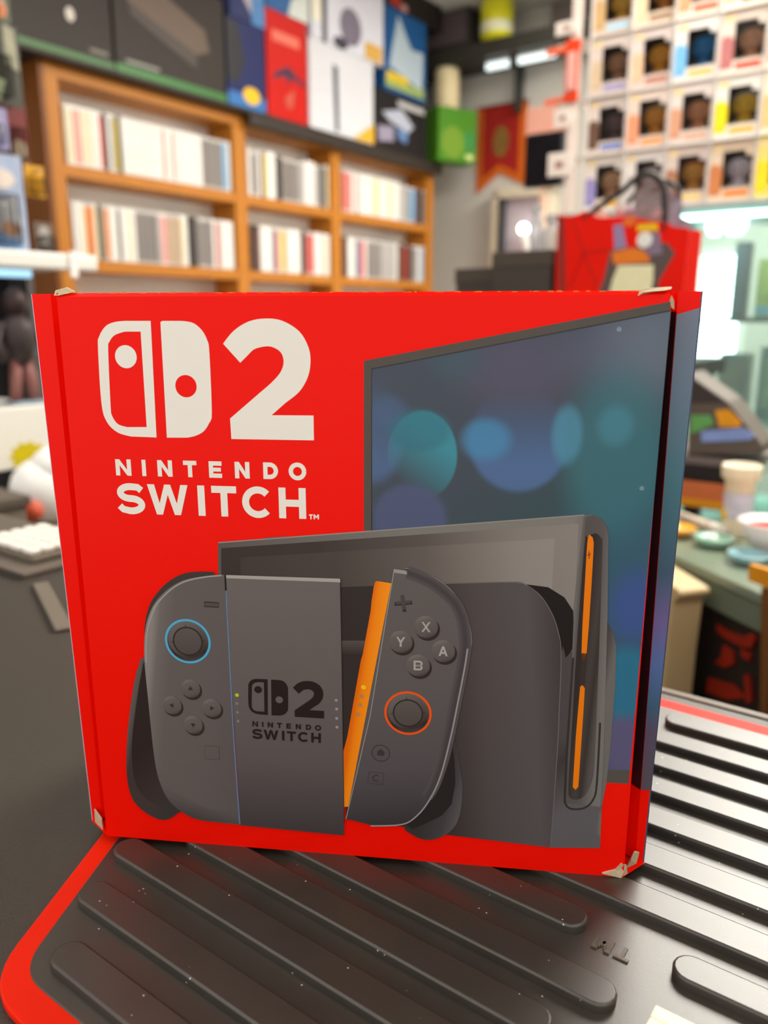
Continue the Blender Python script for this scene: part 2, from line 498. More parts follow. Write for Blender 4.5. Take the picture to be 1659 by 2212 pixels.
# ---- flat printing on the carton, in layers a hair above the board
def off(l):
    return -0.00002 * l
def flat(g, pts, l, mi=0):
    return g.add([(p[0], off(l), p[1]) for p in pts], [tuple(range(len(pts)))], mi)
def art(name, pts, l, m, parent, label=None):
    o = flat(G(), pts, l).build(name, m, parent)
    if label:
        o['label'] = label
    return o
def disc(c, r, n=40, ry=None):
    ry = ry or r
    return [(c[0] + r * math.cos(2 * math.pi * k / n), c[1] + ry * math.sin(2 * math.pi * k / n)) for k in range(n)]
def ringpts(g, c, r0, r1, l, n=48, a0=0, a1=360, mi=0):
    vs_, full = [], abs(a1 - a0) >= 360
    m = n if full else n + 1
    for k in range(m):
        t = R(a0 + (a1 - a0) * k / n)
        vs_ += [(c[0] + r0 * math.cos(t), off(l), c[1] + r0 * math.sin(t)), (c[0] + r1 * math.cos(t), off(l), c[1] + r1 * math.sin(t))]
    g.add(vs_, [(2 * k, 2 * k + 1, 2 * ((k + 1) % m) + 1, 2 * ((k + 1) % m)) for k in range(n)], mi)
def band(g, path, w, l, mi=0, closed=False):
    """a stroke of width w along a path"""
    P = [Vector(p) for p in path]
    n = len(P)
    vs_ = []
    for i, p in enumerate(P):
        a_ = P[i - 1] if (i or closed) else p
        b_ = P[(i + 1) % n] if (i < n - 1 or closed) else p
        d = (b_ - a_).normalized()
        nn = Vector((-d[1], d[0])) * w / 2
        vs_ += [(p[0] + nn[0], off(l), p[1] + nn[1]), (p[0] - nn[0], off(l), p[1] - nn[1])]
    g.add(vs_, [(2 * i, 2 * i + 1, 2 * ((i + 1) % n) + 1, 2 * ((i + 1) % n)) for i in range(n if closed else n - 1)], mi)
def spline(pts, k=5, closed=True):
    """smooth curve through points"""
    out, n = [], len(pts)
    P = [Vector(p) for p in pts]
    for i in range(n if closed else n - 1):
        p0, p1, p2, p3 = (P[(i - 1) % n], P[i], P[(i + 1) % n], P[(i + 2) % n]) if closed else (P[max(i - 1, 0)], P[i], P[i + 1], P[min(i + 2, n - 1)])
        for j in range(k):
            t = j / k
            out.append(tuple(0.5 * ((2 * p1) + (p2 - p0) * t + (2 * p0 - 5 * p1 + 4 * p2 - p3) * t * t + (3 * p1 - p0 - 3 * p2 + p3) * t ** 3)))
    if not closed:
        out.append(tuple(P[-1]))
    return out

# letters are drawn from strokes inside a rectangle; T maps the rectangle's points to the carton
def letter(g, ch, box, s, l, T=lambda p: p):
    x0, x1 = box[0][0], box[1][0]
    y0, y1 = min(box[0][1], box[1][1]), max(box[0][1], box[1][1])
    w, h = x1 - x0, y1 - y0
    cnt = [0]
    def q(*pts):                                # each stroke a hair above the last, so that crossings do not fight
        cnt[0] += 1
        flat(g, [T((x0 + a, y0 + b)) for a, b in pts], l + 0.12 * cnt[0])
    def bar(a0, a1, b0, b1):
        q((a0, b0), (a1, b0), (a1, b1), (a0, b1))
    def slant(a0, a1, t):                       # from (a0, 0) to (a1, h)
        q((a0, 0), (a0 + t, 0), (a1 + t, h), (a1, h))
    def stroke(path):
        P = [Vector(p) for p in path]
        n = len(P)
        vs_ = []
        for i, p in enumerate(P):
            d = (P[min(i + 1, n - 1)] - P[max(i - 1, 0)]).normalized()
            nn = Vector((-d[1], d[0])) * s / 2
            for e in (nn, -nn):
                z = T((x0 + p[0] + e[0], y0 + p[1] + e[1]))
                vs_.append((z[0], off(l), z[1]))
        g.add(vs_, [(2 * i, 2 * i + 1, 2 * i + 3, 2 * i + 2) for i in range(n - 1)])
    def arc(cx, cy, rx, ry, a0, a1, n=16):
        return [(cx + rx * math.cos(R(a0 + (a1 - a0) * k / n)), cy + ry * math.sin(R(a0 + (a1 - a0) * k / n))) for k in range(n + 1)]
    e = s / 2
    if ch == 'N':
        bar(0, s, 0, h); bar(w - s, w, 0, h)
        q((0, h), (s * 1.0, h), (w, 0), (w - s * 1.0, 0))
    elif ch == 'I':
        bar(0, w, 0, h)
    elif ch == 'T':
        bar(0, w, h - s, h); bar(w / 2 - e, w / 2 + e, 0, h - s)
    elif ch == 'E':
        bar(0, s, 0, h); bar(s, w, 0, s); bar(s, w, h - s, h); bar(s, w * .93, h / 2 - e * .9, h / 2 + e * .9)
    elif ch == 'H':
        bar(0, s, 0, h); bar(w - s, w, 0, h); bar(s, w - s, h / 2 - e, h / 2 + e)
    elif ch == 'D':
        bar(0, s, 0, h)
        stroke([(s * .5, h - e)] + arc(w - h / 2 + .0 * w, h / 2, h / 2 - e, h / 2 - e, 90, -90) + [(s * .5, e)])
    elif ch == 'O':
        stroke(arc(w / 2, h / 2, w / 2 - e, h / 2 - e, 0, 360, 36))
    elif ch == 'C':
        stroke(arc(h / 2, h / 2, h / 2 - e, h / 2 - e, 42, 318, 28))
    elif ch == 'S':
        r1, r2 = (h - s) * .245, (h - s) * .255
        a_ = w / 2 - e
        stroke([(w - e * .9, h - s * 1.02), (w * .76, h - e * 1.15)] + arc(a_ + e * .98, h - e - r1, a_ * .96, r1, 80, 262, 14) + arc(a_ + e, e + r2, a_, r2, 82, -100, 14) + [(w * .2, s * .72), (e * .7, s * 1.22)])
    elif ch == 'W':
        t = s * 1.06
        q((0, h), (t, h), (w * .335 + .1 * t, 0), (w * .335 - .75 * t, 0)); q((w * .335 - .75 * t, 0), (w * .335 + .1 * t, 0), (w / 2 + t * .42, h), (w / 2 - t * .42, h))
        q((w / 2 - t * .42, h), (w / 2 + t * .42, h), (w * .665 + .75 * t, 0), (w * .665 - .1 * t, 0)); q((w * .665 - .1 * t, 0), (w * .665 + .75 * t, 0), (w, h), (w - t, h))
    elif ch == 'M':
        bar(0, s, 0, h); bar(w - s, w, 0, h)
        q((0, h), (s, h), (w / 2 + e, h * .3), (w / 2 - e, h * .3)); q((w - s, h), (w, h), (w / 2 + e, h * .3), (w / 2 - e, h * .3))
    elif ch == 'X':
        slant(0, w - s, s); q((w - s, 0), (w, 0), (s, h), (0, h))
    elif ch == 'Y':
        bar(w / 2 - e, w / 2 + e, 0, h * .5); q((w / 2 - e, h * .4), (w / 2 + e, h * .5), (s, h), (0, h)); q((w / 2 - e, h * .5), (w / 2 + e, h * .4), (w, h), (w - s, h))
    elif ch == 'A':
        q((0, 0), (s, 0), (w / 2 + e, h), (w / 2 - e, h)); q((w - s, 0), (w, 0), (w / 2 + e, h), (w / 2 - e, h)); bar(w * .25, w * .75, h * .22, h * .22 + s)
    elif ch == 'B':
        bar(0, s, 0, h)
        for b0, b1 in ((0, h / 2 + e), (h / 2 - e, h)):
            rr_ = (b1 - b0) / 2
            stroke([(0, b1 - e)] + arc(w - rr_, (b0 + b1) / 2, rr_ - e, rr_ - e, 90, -90, 10) + [(0, b0 + e)])

BIG = [('N', [(0.01554, 0.14714), (0.02105, 0.14143)]), ('I', [(0.02488, 0.14728), (0.02629, 0.14144)]), ('N', [(0.03038, 0.14727), (0.03558, 0.14153)]), ('T', [(0.03944, 0.147), (0.0441, 0.14151)]),
       ('E', [(0.04836, 0.14708), (0.05282, 0.1415)]), ('N', [(0.0573, 0.14699), (0.06236, 0.14155)]), ('D', [(0.06704, 0.14709), (0.0721, 0.14161)]), ('O', [(0.07568, 0.14728), (0.08164, 0.14145)])]
BIG2 = [('S', [(0.01516, 0.13891), (0.02513, 0.12793)]), ('W', [(0.02621, 0.13854), (0.04056, 0.12822)]), ('I', [(0.04393, 0.1388), (0.0464, 0.12811)]), ('T', [(0.04879, 0.13881), (0.05745, 0.12832)]),
        ('C', [(0.05936, 0.13889), (0.06952, 0.12798)]), ('H', [(0.07201, 0.13881), (0.08127, 0.12816)])]
TMK = [('T', [(0.08222, 0.12982), (0.08351, 0.12812)]), ('M', [(0.08378, 0.12986), (0.08561, 0.12818)])]
SW, SB = 0.00148, 0.0024                       # stroke widths of the two lines of lettering
def level(items):                              # the lines are printed level
    y0 = sum(min(b[0][1], b[1][1]) for c, b in items if c not in 'OSC') / max(1, sum(c not in 'OSC' for c, b in items))
    y1 = sum(max(b[0][1], b[1][1]) for c, b in items if c not in 'OSC') / max(1, sum(c not in 'OSC' for c, b in items))
    return [(c, ((b[0][0], y1 + (0.00018 if c in 'OSC' else 0)), (b[1][0], y0 - (0.00018 if c in 'OSC' else 0)))) for c, b in items]
BIG, BIG2 = level(BIG), level(BIG2)
PADL_OUT = [(0.03145, 0.19273), (0.03078, 0.15478), (0.02181, 0.15496), (0.01717, 0.15627), (0.0137, 0.1598), (0.01236, 0.16614), (0.01276, 0.18434), (0.01347, 0.18776), (0.0159, 0.19101), (0.01903, 0.19234), (0.02269, 0.19273)]
PADL_IN = [(0.0278, 0.18935), (0.02758, 0.15822), (0.02074, 0.15811), (0.01756, 0.15908), (0.01582, 0.1617), (0.0155, 0.16463), (0.01622, 0.1836), (0.01692, 0.18614), (0.01884, 0.18821), (0.02242, 0.18934)]
PADL_DOT = [(0.02213, 0.1813), (0.01842, 0.18122), (0.02587, 0.18141)]
PADR = [(0.03472, 0.19273), (0.04225, 0.19273), (0.04574, 0.19205), (0.0484, 0.18988), (0.04994, 0.18697), (0.05056, 0.18302), (0.05037, 0.16341), (0.04944, 0.16019), (0.04738, 0.15724), (0.04458, 0.15565), (0.0415, 0.15491), (0.03439, 0.15479)]
PADR_DOT = [(0.04205, 0.1719), (0.03841, 0.17187), (0.04567, 0.17194)]
TWO = [(0.05527, 0.1856), (0.05906, 0.18971), (0.06414, 0.19258), (0.06967, 0.19347), (0.07508, 0.19274), (0.08042, 0.1895), (0.08329, 0.18456), (0.08383, 0.17983), (0.0828, 0.17507), (0.07993, 0.17049), (0.07541, 0.16694), (0.07053, 0.1628), (0.08445, 0.16289), (0.08445, 0.15478), (0.05662, 0.15473), (0.05648, 0.16149), (0.06658, 0.1698), (0.07117, 0.17362), (0.07404, 0.17685), (0.07507, 0.18004), (0.07423, 0.18294), (0.07154, 0.18461), (0.06879, 0.18476), (0.06545, 0.18384), (0.06316, 0.18183), (0.06073, 0.17958)]
two_smooth = [TWO[0]] + spline(TWO[0:11], 4, False)[1:] + TWO[11:15] + [TWO[15]] + spline(TWO[15:26], 4, False)[1:]
def logo(parent, m, l, T, s1, s2, tm, name, label):
    g = G()
    so = [PADL_OUT[0], PADL_OUT[1]] + resample_open(spline(PADL_OUT[2:], 6, False), 40)
    si = [PADL_IN[0], PADL_IN[1]] + resample_open(spline(PADL_IN[2:], 6, False), 40)
    k = len(so)
    vs_ = []
    for a_, b_ in zip(so, si):
        for p in (a_, b_):
            z = T(p)
            vs_.append((z[0], off(l), z[1]))
    g.add(vs_, [(2 * i, 2 * i + 1, 2 * ((i + 1) % k) + 1, 2 * ((i + 1) % k)) for i in range(k)])
    c, r = PADL_DOT[0], abs(PADL_DOT[2][0] - PADL_DOT[1][0]) / 2
    flat(g, [T(p) for p in disc(c, r)], l)
    # solid half with a round hole: fan between the outline and the hole
    pr = resample_open([PADR[-1], PADR[0]] + spline(PADR[1:-1], 6, False)[0:] + [PADR[-1]], 96)[:-1]
    c, r = PADR_DOT[0], abs(PADR_DOT[2][0] - PADR_DOT[1][0]) / 2
    vs_, k = [], len(pr)
    for p in pr:
        d = (Vector(p) - Vector(c)).normalized()
        for z in (T(p), T((c[0] + d[0] * r, c[1] + d[1] * r))):
            vs_.append((z[0], off(l), z[1]))
    g.add(vs_, [(2 * i, 2 * i + 1, 2 * ((i + 1) % k) + 1, 2 * ((i + 1) % k)) for i in range(k)])
    flat(g, [T(p) for p in two_smooth], l)
    g.build(name, m, parent)['label'] = label
    lt_ = G()
    for ch, b in BIG:
        letter(lt_, ch, b, s1, l, T)
    for ch, b in BIG2:
        letter(lt_, ch, b, s2, l, T)
    if tm:
        for ch, b in TMK:
            letter(lt_, ch, b, s1 * .3, l, T)
    lt_.build('printed_lettering', m, parent)
def resample_open(p, k):
    P = [Vector(q) for q in p]
    d = [0]
    for a_, b_ in zip(P, P[1:]):
        d.append(d[-1] + (b_ - a_).length)
    o = []
    for i in range(k + 1):
        t = d[-1] * i / k
        j = 0
        while j < len(d) - 2 and d[j + 1] < t:
            j += 1
        o.append(tuple(P[j].lerp(P[j + 1], (t - d[j]) / max(1e-9, d[j + 1] - d[j]))))
    return o
def affine(src, dst):
    (ax_, ay_), (bx_, by_), (cx_, cy_) = src
    A_ = Matrix(((ax_, ay_, 1), (bx_, by_, 1), (cx_, cy_, 1))).inverted()
    u = A_ @ Vector([d[0] for d in dst])
    v = A_ @ Vector([d[1] for d in dst])
    return lambda p: (u[0] * p[0] + u[1] * p[1] + u[2], v[0] * p[0] + v[1] * p[1] + v[2])
logo(carton, ink('white carton print', (238, 232, 220)), 3, lambda p: p, SW, SB, True, 'printed_logo', 'white printed logo')

# ---- the printed television with coloured blurs of light
TVB = ink('printed bezel', (86, 80, 74))
TV = [(0.10106, 0.18044), (0.19356, 0.19842), (0.19264, 0.03728), (0.1836, 0.03713), (0.17655, 0.12664), (0.10072, 0.12481)]
tv = art('printed_television', TV, 1, TVB, carton, 'grey bezel of the printed television')
SCR = [(0.10357, 0.17793), (0.19378, 0.19575), (0.19274, 0.04247), (0.18174, 0.042), (0.17646, 0.12818), (0.10337, 0.12489)]
m, nt, p, tc = print_nodes('printed screen', 0.33)
def N(t, **k):
    n = nt.nodes.new(t)
    for a_, b_ in k.items():
        setattr(n, a_, b_)
    return n
def ramp_along(p0, p1, stops):
    p0, p1 = (q[0] if isinstance(q, list) else q for q in (p0, p1))
    d = (p1[0] - p0[0], p1[1] - p0[1]); L2 = d[0] ** 2 + d[1] ** 2
    dot = N('ShaderNodeVectorMath', operation='DOT_PRODUCT'); dot.inputs[1].default_value = (d[0] / L2, 0, d[1] / L2)
    sub = N('ShaderNodeMath', operation='SUBTRACT'); sub.inputs[1].default_value = (p0[0] * d[0] + p0[1] * d[1]) / L2
    cr = N('ShaderNodeValToRGB')
    el = cr.color_ramp.elements
    while len(el) < len(stops):
        el.new(0.5)
    for e, (t, c) in zip(el, stops):
        e.position = t; e.color = lin(c) if isinstance(c, tuple) else (c, c, c, 1)
    nt.links.new(tc.outputs['Object'], dot.inputs[0]); nt.links.new(dot.outputs['Value'], sub.inputs[0]); nt.links.new(sub.outputs[0], cr.inputs[0])
    return cr.outputs[0]
cur = ramp_along([(0.10356, 0.17749)], [(0.19485, 0.05387)], [(0, (74, 80, 92)), (.3, (70, 78, 88)), (.45, (62, 80, 86)), (.62, (58, 92, 110)), (1, (62, 84, 112))])
def blob(c, ex, ey, rgb, soft, amt, fade=None):
    """one out-of-focus light: an ellipse through c with the given half-widths (points on its edge)"""
    global cur
    rx, ry = abs(ex[0] - c[0]), abs(ey[1] - c[1])
    mp = N('ShaderNodeVectorMath', operation='SUBTRACT'); mp.inputs[1].default_value = (c[0], 0, c[1])
    ml_ = N('ShaderNodeVectorMath', operation='MULTIPLY'); ml_.inputs[1].default_value = (1 / rx, 0, 1 / ry)
    ln = N('ShaderNodeVectorMath', operation='LENGTH')
    mr = N('ShaderNodeMapRange', interpolation_type='SMOOTHSTEP')
    mr.inputs[1].default_value = 1 + soft * .35; mr.inputs[2].default_value = 1 - soft; mr.inputs[3].default_value = 0; mr.inputs[4].default_value = amt
    nt.links.new(tc.outputs['Object'], mp.inputs[0]); nt.links.new(mp.outputs[0], ml_.inputs[0]); nt.links.new(ml_.outputs[0], ln.inputs[0]); nt.links.new(ln.outputs['Value'], mr.inputs[0])
    fac = mr.outputs[0]
    if fade:
        mm = N('ShaderNodeMath', operation='MULTIPLY')
        nt.links.new(fac, mm.inputs[0]); nt.links.new(ramp_along(fade[0], fade[1], [(0, 0.0), (1, 1.0)]), mm.inputs[1])
        fac = mm.outputs[0]
    mx_ = N('ShaderNodeMix', data_type='RGBA')
    mx_.inputs[7].default_value = lin(rgb)
    nt.links.new(fac, mx_.inputs[0]); nt.links.new(cur, mx_.inputs[6])
    cur = mx_.outputs[2]
for (c, ex, ey), rgb, soft, amt, fade in [
    ([(0.14956, 0.17783), (0.17202, 0.178), (0.14896, 0.1932)], (92, 86, 108), .8, .7, None),
    ([(0.17857, 0.18361), (0.19894, 0.1837), (0.17766, 0.19726)], (92, 96, 114), .8, .7, None),
    ([(0.13013, 0.18197), (0.14087, 0.18202), (0.12992, 0.19181)], (70, 92, 104), .8, .6, None),
    ([(0.19063, 0.18641), (0.20939, 0.18647), (0.19237, 0.16407)], (106, 116, 130), .9, .75, None),  # glare at the upper right, painted into the screen's colour
    ([(0.1038, 0.15832), (0.11506, 0.15851), (0.10374, 0.14)], (84, 110, 152), .25, .75, [(0.11792, 0.17035), (0.10604, 0.14776)]),
    ([(0.10906, 0.16436), (0.1165, 0.16447), (0.10905, 0.17026)], (80, 104, 140), .6, .5, None),
    ([(0.11991, 0.15048), (0.13138, 0.15071), (0.12008, 0.13578)], (66, 142, 158), .07, .95, [(0.11518, 0.14029), (0.12553, 0.1542)]),
    ([(0.11878, 0.15857), (0.12988, 0.15875), (0.11871, 0.16597)], (56, 112, 128), .3, .6, None),
    ([(0.11603, 0.12862), (0.12898, 0.12902), (0.11593, 0.14185)], (84, 92, 126), .2, .8, None),
    ([(0.15055, 0.15615), (0.16692, 0.15644), (0.15123, 0.13877)], (84, 112, 158), .13, .85, [(0.14984, 0.1707), (0.1507, 0.14872)]),
    ([(0.14022, 0.15596), (0.14896, 0.15612), (0.14045, 0.1485)], (74, 138, 180), .45, .75, None),
    ([(0.18069, 0.15157), (0.19888, 0.15194), (0.18275, 0.12066)], (62, 116, 126), .5, .7, None),
    ([(0.16541, 0.15788), (0.17067, 0.15797), (0.16596, 0.14756)], (82, 142, 168), .4, .75, None),
    ([(0.18007, 0.16102), (0.18635, 0.16112), (0.18055, 0.15377)], (78, 140, 160), .5, .5, None),
    ([(0.18988, 0.10202), (0.19863, 0.10241), (0.19092, 0.08747)], (66, 84, 152), .7, .75, None),
    ([(0.18886, 0.07404), (0.19933, 0.07466), (0.18992, 0.05874)], (44, 116, 146), .35, .8, None),
    ([(0.18963, 0.05177), (0.20105, 0.05256), (0.19047, 0.03945)], (98, 88, 124), .4, .8, None),
]:
    blob(c, ex, ey, rgb, soft, amt, fade)
# fine speckle of printed stars
vo = N('ShaderNodeTexVoronoi'); vo.inputs['Scale'].default_value = 75
lt2 = N('ShaderNodeMath', operation='LESS_THAN'); lt2.inputs[1].default_value = 0.055
nt.links.new(tc.outputs['Object'], vo.inputs['Vector']); nt.links.new(vo.outputs['Distance'], lt2.inputs[0])
sc_ = N('ShaderNodeMath', operation='MULTIPLY'); sc_.inputs[1].default_value = 0.35
nt.links.new(lt2.outputs[0], sc_.inputs[0])
mx_ = N('ShaderNodeMix', data_type='RGBA'); mx_.inputs[7].default_value = lin((170, 190, 210))
nt.links.new(sc_.outputs[0], mx_.inputs[0]); nt.links.new(cur, mx_.inputs[6])
nt.links.new(mx_.outputs[2], p.inputs['Base Color'])
SCREEN = m
art('printed_screen', SCR, 2, SCREEN, tv, 'blue screen with blurred lights')
band_ = G(); band(band_, [(0.10337, 0.12489), (0.10357, 0.17793), (0.19378, 0.19575)], .00035, 3)
band_.build('screen_outline', ink('dark print line', (52, 52, 54)), tv)
# the same picture running on over the right strip
STRIPM = grad('strip picture', [(0.19821, 0.19855)], [(0.19971, 0.04015)], [(0, (122, 130, 146)), (.2, (104, 124, 142)), (.35, (76, 118, 130)), (.55, (70, 94, 114)), (.66, (114, 98, 150)), (.76, (88, 112, 166)), (.86, (66, 98, 124)), (.92, (94, 80, 104)), (1, (90, 82, 94))])
sp = G()
def spt(t, f):                                 # point on the right strip: t across, f up
    it, ot, ib, ob = RS
    a_ = ib + (it - ib) * f; b_ = ob + (ot - ob) * f
    return (BW + a_ + (b_ - a_) * t, GD - .0003, BH * f)
sp.add([spt(0, .150), spt(1, .150), spt(1, .9755), spt(0, .9655)], [(0, 1, 2, 3)])
sp.build('printed_strip', STRIPM, carton)['label'] = 'blue printed strip'
gp = G()  # the groove's deep shade, painted as dark sheets over the red board
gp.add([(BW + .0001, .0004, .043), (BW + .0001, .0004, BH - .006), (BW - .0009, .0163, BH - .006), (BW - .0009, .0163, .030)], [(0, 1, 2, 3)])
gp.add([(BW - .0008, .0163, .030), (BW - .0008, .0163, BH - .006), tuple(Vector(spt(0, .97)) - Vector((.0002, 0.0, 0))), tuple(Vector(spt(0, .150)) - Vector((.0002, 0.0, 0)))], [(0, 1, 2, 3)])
gp.build('groove_shade', ink('maroon groove shade', (58, 26, 30)), carton)['label'] = 'painted shade in the groove'

# ---- the printed console standing in its dock
con = art('printed_console', [(0.0502, 0.11874), (0.17215, 0.13218), (0.17504, 0.13242), (0.17742, 0.13142), (0.17929, 0.12919), (0.18008, 0.12599), (0.18155, 0.09842), (0.18403, 0.03536), (0.18455, 0.01167), (0.16738, 0.01013), (0.13121, 0.01188), (0.11436, 0.01387), (0.09355, 0.01518), (0.09219, 0.08231), (0.04929, 0.0974)], 5,
          grad('console rim', [(0.0502, 0.11874)], [(0.17781, 0.12975)], [(0, (92, 86, 82)), (.5, (122, 118, 112)), (.93, (128, 124, 118)), (1, (98, 94, 90))]), carton, 'printed grey console')
art('printed_glass', [(0.05126, 0.11697), (0.17057, 0.12937), (0.17146, 0.03438), (0.11942, 0.01526), (0.09356, 0.01595), (0.09219, 0.08231), (0.05046, 0.09745)], 6,
    grad('console glass', [(0.05104, 0.10596)], [(0.16936, 0.12486)], [(0, (60, 52, 49)), (.3, (66, 58, 55)), (.6, (92, 84, 80)), (.85, (132, 124, 118)), (1, (138, 131, 125))]), con, 'dark glass')
art('printed_display', [(0.05799, 0.1139), (0.16322, 0.12419), (0.16315, 0.06911), (0.09279, 0.06485), (0.05762, 0.09777)], 7,
    grad('console display', [(0.05428, 0.1044)], [(0.1638, 0.11842)], [(0, (68, 60, 56)), (.35, (78, 70, 66)), (.62, (102, 94, 89)), (.9, (142, 134, 128)), (1, (146, 138, 132))]), con)
hl = G(); band(hl, [(0.05037, 0.11891), (0.17215, 0.13226)], .00042, 8); hl.build('printed_rim_light', ink('light rim print', (146, 142, 136)), con)
vb = G(); band(vb, [(0.06639, 0.12093), (0.07027, 0.12139)], .0004, 4); band(vb, [(0.07123, 0.12142), (0.07413, 0.12176)], .0004, 4); vb.build('printed_volume_button', ink('dark print line 2', (96, 90, 84)), con)
# dock: front shell, dark well, rear shell
dock = art('printed_dock', [(0.09248, 0.10465), (0.12614, 0.10736), (0.14999, 0.10882), (0.15378, 0.10849), (0.15905, 0.10501), (0.16292, 0.09967), (0.16566, 0.09309), (0.16732, 0.08423), (0.16783, 0.04348), (0.16739, 0.00994), (0.13121, 0.01188), (0.11436, 0.01387), (0.09355, 0.01518), (0.09219, 0.08231)], 12,
           grad('dock front', [(0.09622, 0.07907)], [(0.16768, 0.08625)], [(0, (54, 47, 44)), (.42, (62, 54, 51)), (.62, (82, 75, 74)), (.85, (88, 82, 83)), (1, (66, 61, 62))]), con, 'dark printed dock')
art('printed_well', [(0.155, 0.10822), (0.16194, 0.10754), (0.16735, 0.10424), (0.17044, 0.09969), (0.17142, 0.08728), (0.16896, 0.08215), (0.16581, 0.07777), (0.16189, 0.09587), (0.15706, 0.10217)], 10, ink('black print', (36, 31, 29)), dock)
art('printed_dock_rear', [(0.17996, 0.0977), (0.18186, 0.096), (0.18388, 0.09235), (0.18507, 0.08798), (0.1857, 0.07385), (0.1856, 0.04973), (0.18516, 0.03725), (0.18407, 0.02719), (0.18259, 0.02798)], 9,
    grad('dock rear', [(0.18049, 0.08692)], [(0.18503, 0.08633)], [(0, (66, 62, 60)), (.5, (84, 80, 79)), (1, (108, 104, 102))]), dock)
art('printed_dock_side', [(0.16732, 0.08423), (0.16779, 0.08709), (0.16891, 0.08298), (0.17146, 0.08645), (0.17241, 0.02844), (0.18417, 0.02811), (0.1841, 0.02664), (0.18309, 0.02509), (0.18327, 0.01697), (0.18431, 0.01557), (0.18458, 0.01129), (0.16739, 0.00994), (0.16783, 0.04348)], 13,
    grad('dock side', [(0.16788, 0.05201)], [(0.18293, 0.03527)], [(0, (78, 72, 72)), (.3, (64, 58, 58)), (.7, (82, 77, 78)), (1, (96, 92, 95))]), dock)
dl = G()
band(dl, spline([(0.12614, 0.10736), (0.14999, 0.10882), (0.15378, 0.10849), (0.15905, 0.10501), (0.16292, 0.09967), (0.16566, 0.09309), (0.16732, 0.08423), (0.16773, 0.06422), (0.16783, 0.04348), (0.16739, 0.00994)], 5, False), .0003, 14)
dl.build('printed_dock_edge', ink('mid grey print', (110, 103, 100)), dock)
art('printed_hinge', [(0.09223, 0.08523), (0.10275, 0.08577), (0.10192, 0.08041), (0.09216, 0.07989)], 15, grad('hinge print', [(0.09629, 0.08595)], [(0.09624, 0.08045)], [(0, (90, 82, 78)), (1, (56, 49, 46))]), dock)
# side of the console with the dark rail and its two orange strips
side_ = art('printed_console_side', [(0.17218, 0.13172), (0.17505, 0.13227), (0.17743, 0.13127), (0.17915, 0.12918), (0.18009, 0.12583), (0.18155, 0.09842), (0.18351, 0.04605), (0.18372, 0.02771), (0.17178, 0.02839), (0.17066, 0.10116)], 16,
            grad('console side', [(0.17071, 0.08641)], [(0.18234, 0.08619)], [(0, (112, 107, 104)), (.12, (86, 81, 79)), (.6, (92, 87, 86)), (1, (118, 114, 112))]), con, 'printed side of the console')
g = G(); band(g, spline([(0.17134, 0.08311), (0.17115, 0.05224), (0.17129, 0.03164), (0.1718, 0.02784), (0.17381, 0.02616), (0.17822, 0.02689), (0.18102, 0.03041), (0.18189, 0.03699), (0.18156, 0.05992)], 4, False), .0007, 17); g.build('printed_rail_bracket', ink('bracket print', (56, 50, 47)), side_)
art('printed_rail', spline([(0.17541, 0.1263), (0.17688, 0.12604), (0.17799, 0.12453), (0.17844, 0.12207), (0.17959, 0.08687), (0.18057, 0.04583), (0.18001, 0.03685), (0.17824, 0.03201), (0.17551, 0.02997), (0.17292, 0.03086), (0.17231, 0.03626), (0.17233, 0.05932), (0.17225, 0.08316), (0.17275, 0.12187), (0.17359, 0.125)], 4), 17,
    grad('rail print', [(0.17315, 0.06971)], [(0.18083, 0.06932)], [(0, (52, 45, 42)), (.45, (72, 65, 62)), (.7, (58, 52, 49)), (1, (88, 82, 80))]), side_)
art('printed_orange_strip', spline([(0.17374, 0.125), (0.17474, 0.12535), (0.17539, 0.12413), (0.17571, 0.11885), (0.17561, 0.08534), (0.17394, 0.08542), (0.17361, 0.11469)], 3), 18, ink('orange print', (236, 124, 14)), side_, 'upper orange strip')
art('printed_orange_strip', [(0.1742, 0.07284), (0.17493, 0.07339), (0.17576, 0.07225), (0.17581, 0.06611), (0.1757, 0.03507), (0.17482, 0.03374), (0.17382, 0.03475), (0.1738, 0.05505)], 18, ink('orange print', (236, 124, 14)), side_, 'lower orange strip')
art('printed_rail_gap', [(0.17412, 0.08493), (0.17563, 0.08501), (0.17566, 0.07394), (0.17399, 0.07384)], 18, ink('dark rail print', (58, 50, 46)), side_)
pl = G()
band(pl, [(0.1743, 0.12036), (0.17445, 0.11787)], .00022, 19); band(pl, [(0.1738, 0.11894), (0.17494, 0.11945)], .00022, 19)
pl.build('printed_plus', ink('black print', (36, 31, 29)), side_)

# ---- the printed controller: two hand grips, left half, middle, right half
ctl = art('printed_controller', spline([(0.02081, 0.07518), (0.01848, 0.072), (0.0162, 0.06516), (0.01346, 0.05264), (0.01137, 0.03969), (0.01033, 0.02653), (0.01179, 0.01725), (0.01581, 0.01223), (0.02128, 0.00931), (0.02551, 0.00966), (0.02953, 0.01277), (0.03303, 0.01679), (0.03743, 0.04301), (0.03233, 0.07384)], 4), 20,
          grad('left handle', [(0.01095, 0.04118)], [(0.03343, 0.03517)], [(0, (96, 88, 85)), (.14, (64, 55, 53)), (.6, (66, 58, 56)), (1, (60, 54, 52))]), carton, 'printed grey game controller')
art('printed_handle_gap', spline([(0.0216, 0.07415), (0.01909, 0.06842), (0.01593, 0.05466), (0.01336, 0.03983), (0.01307, 0.02674), (0.01545, 0.0197), (0.01958, 0.0163), (0.02425, 0.0153), (0.03303, 0.01679), (0.03566, 0.04289), (0.03048, 0.07195)], 4), 21, grad('handle gap', [(0.01361, 0.03373)], [(0.02705, 0.01925)], [(0, (48, 38, 36)), (1, (62, 54, 52))]), ctl)
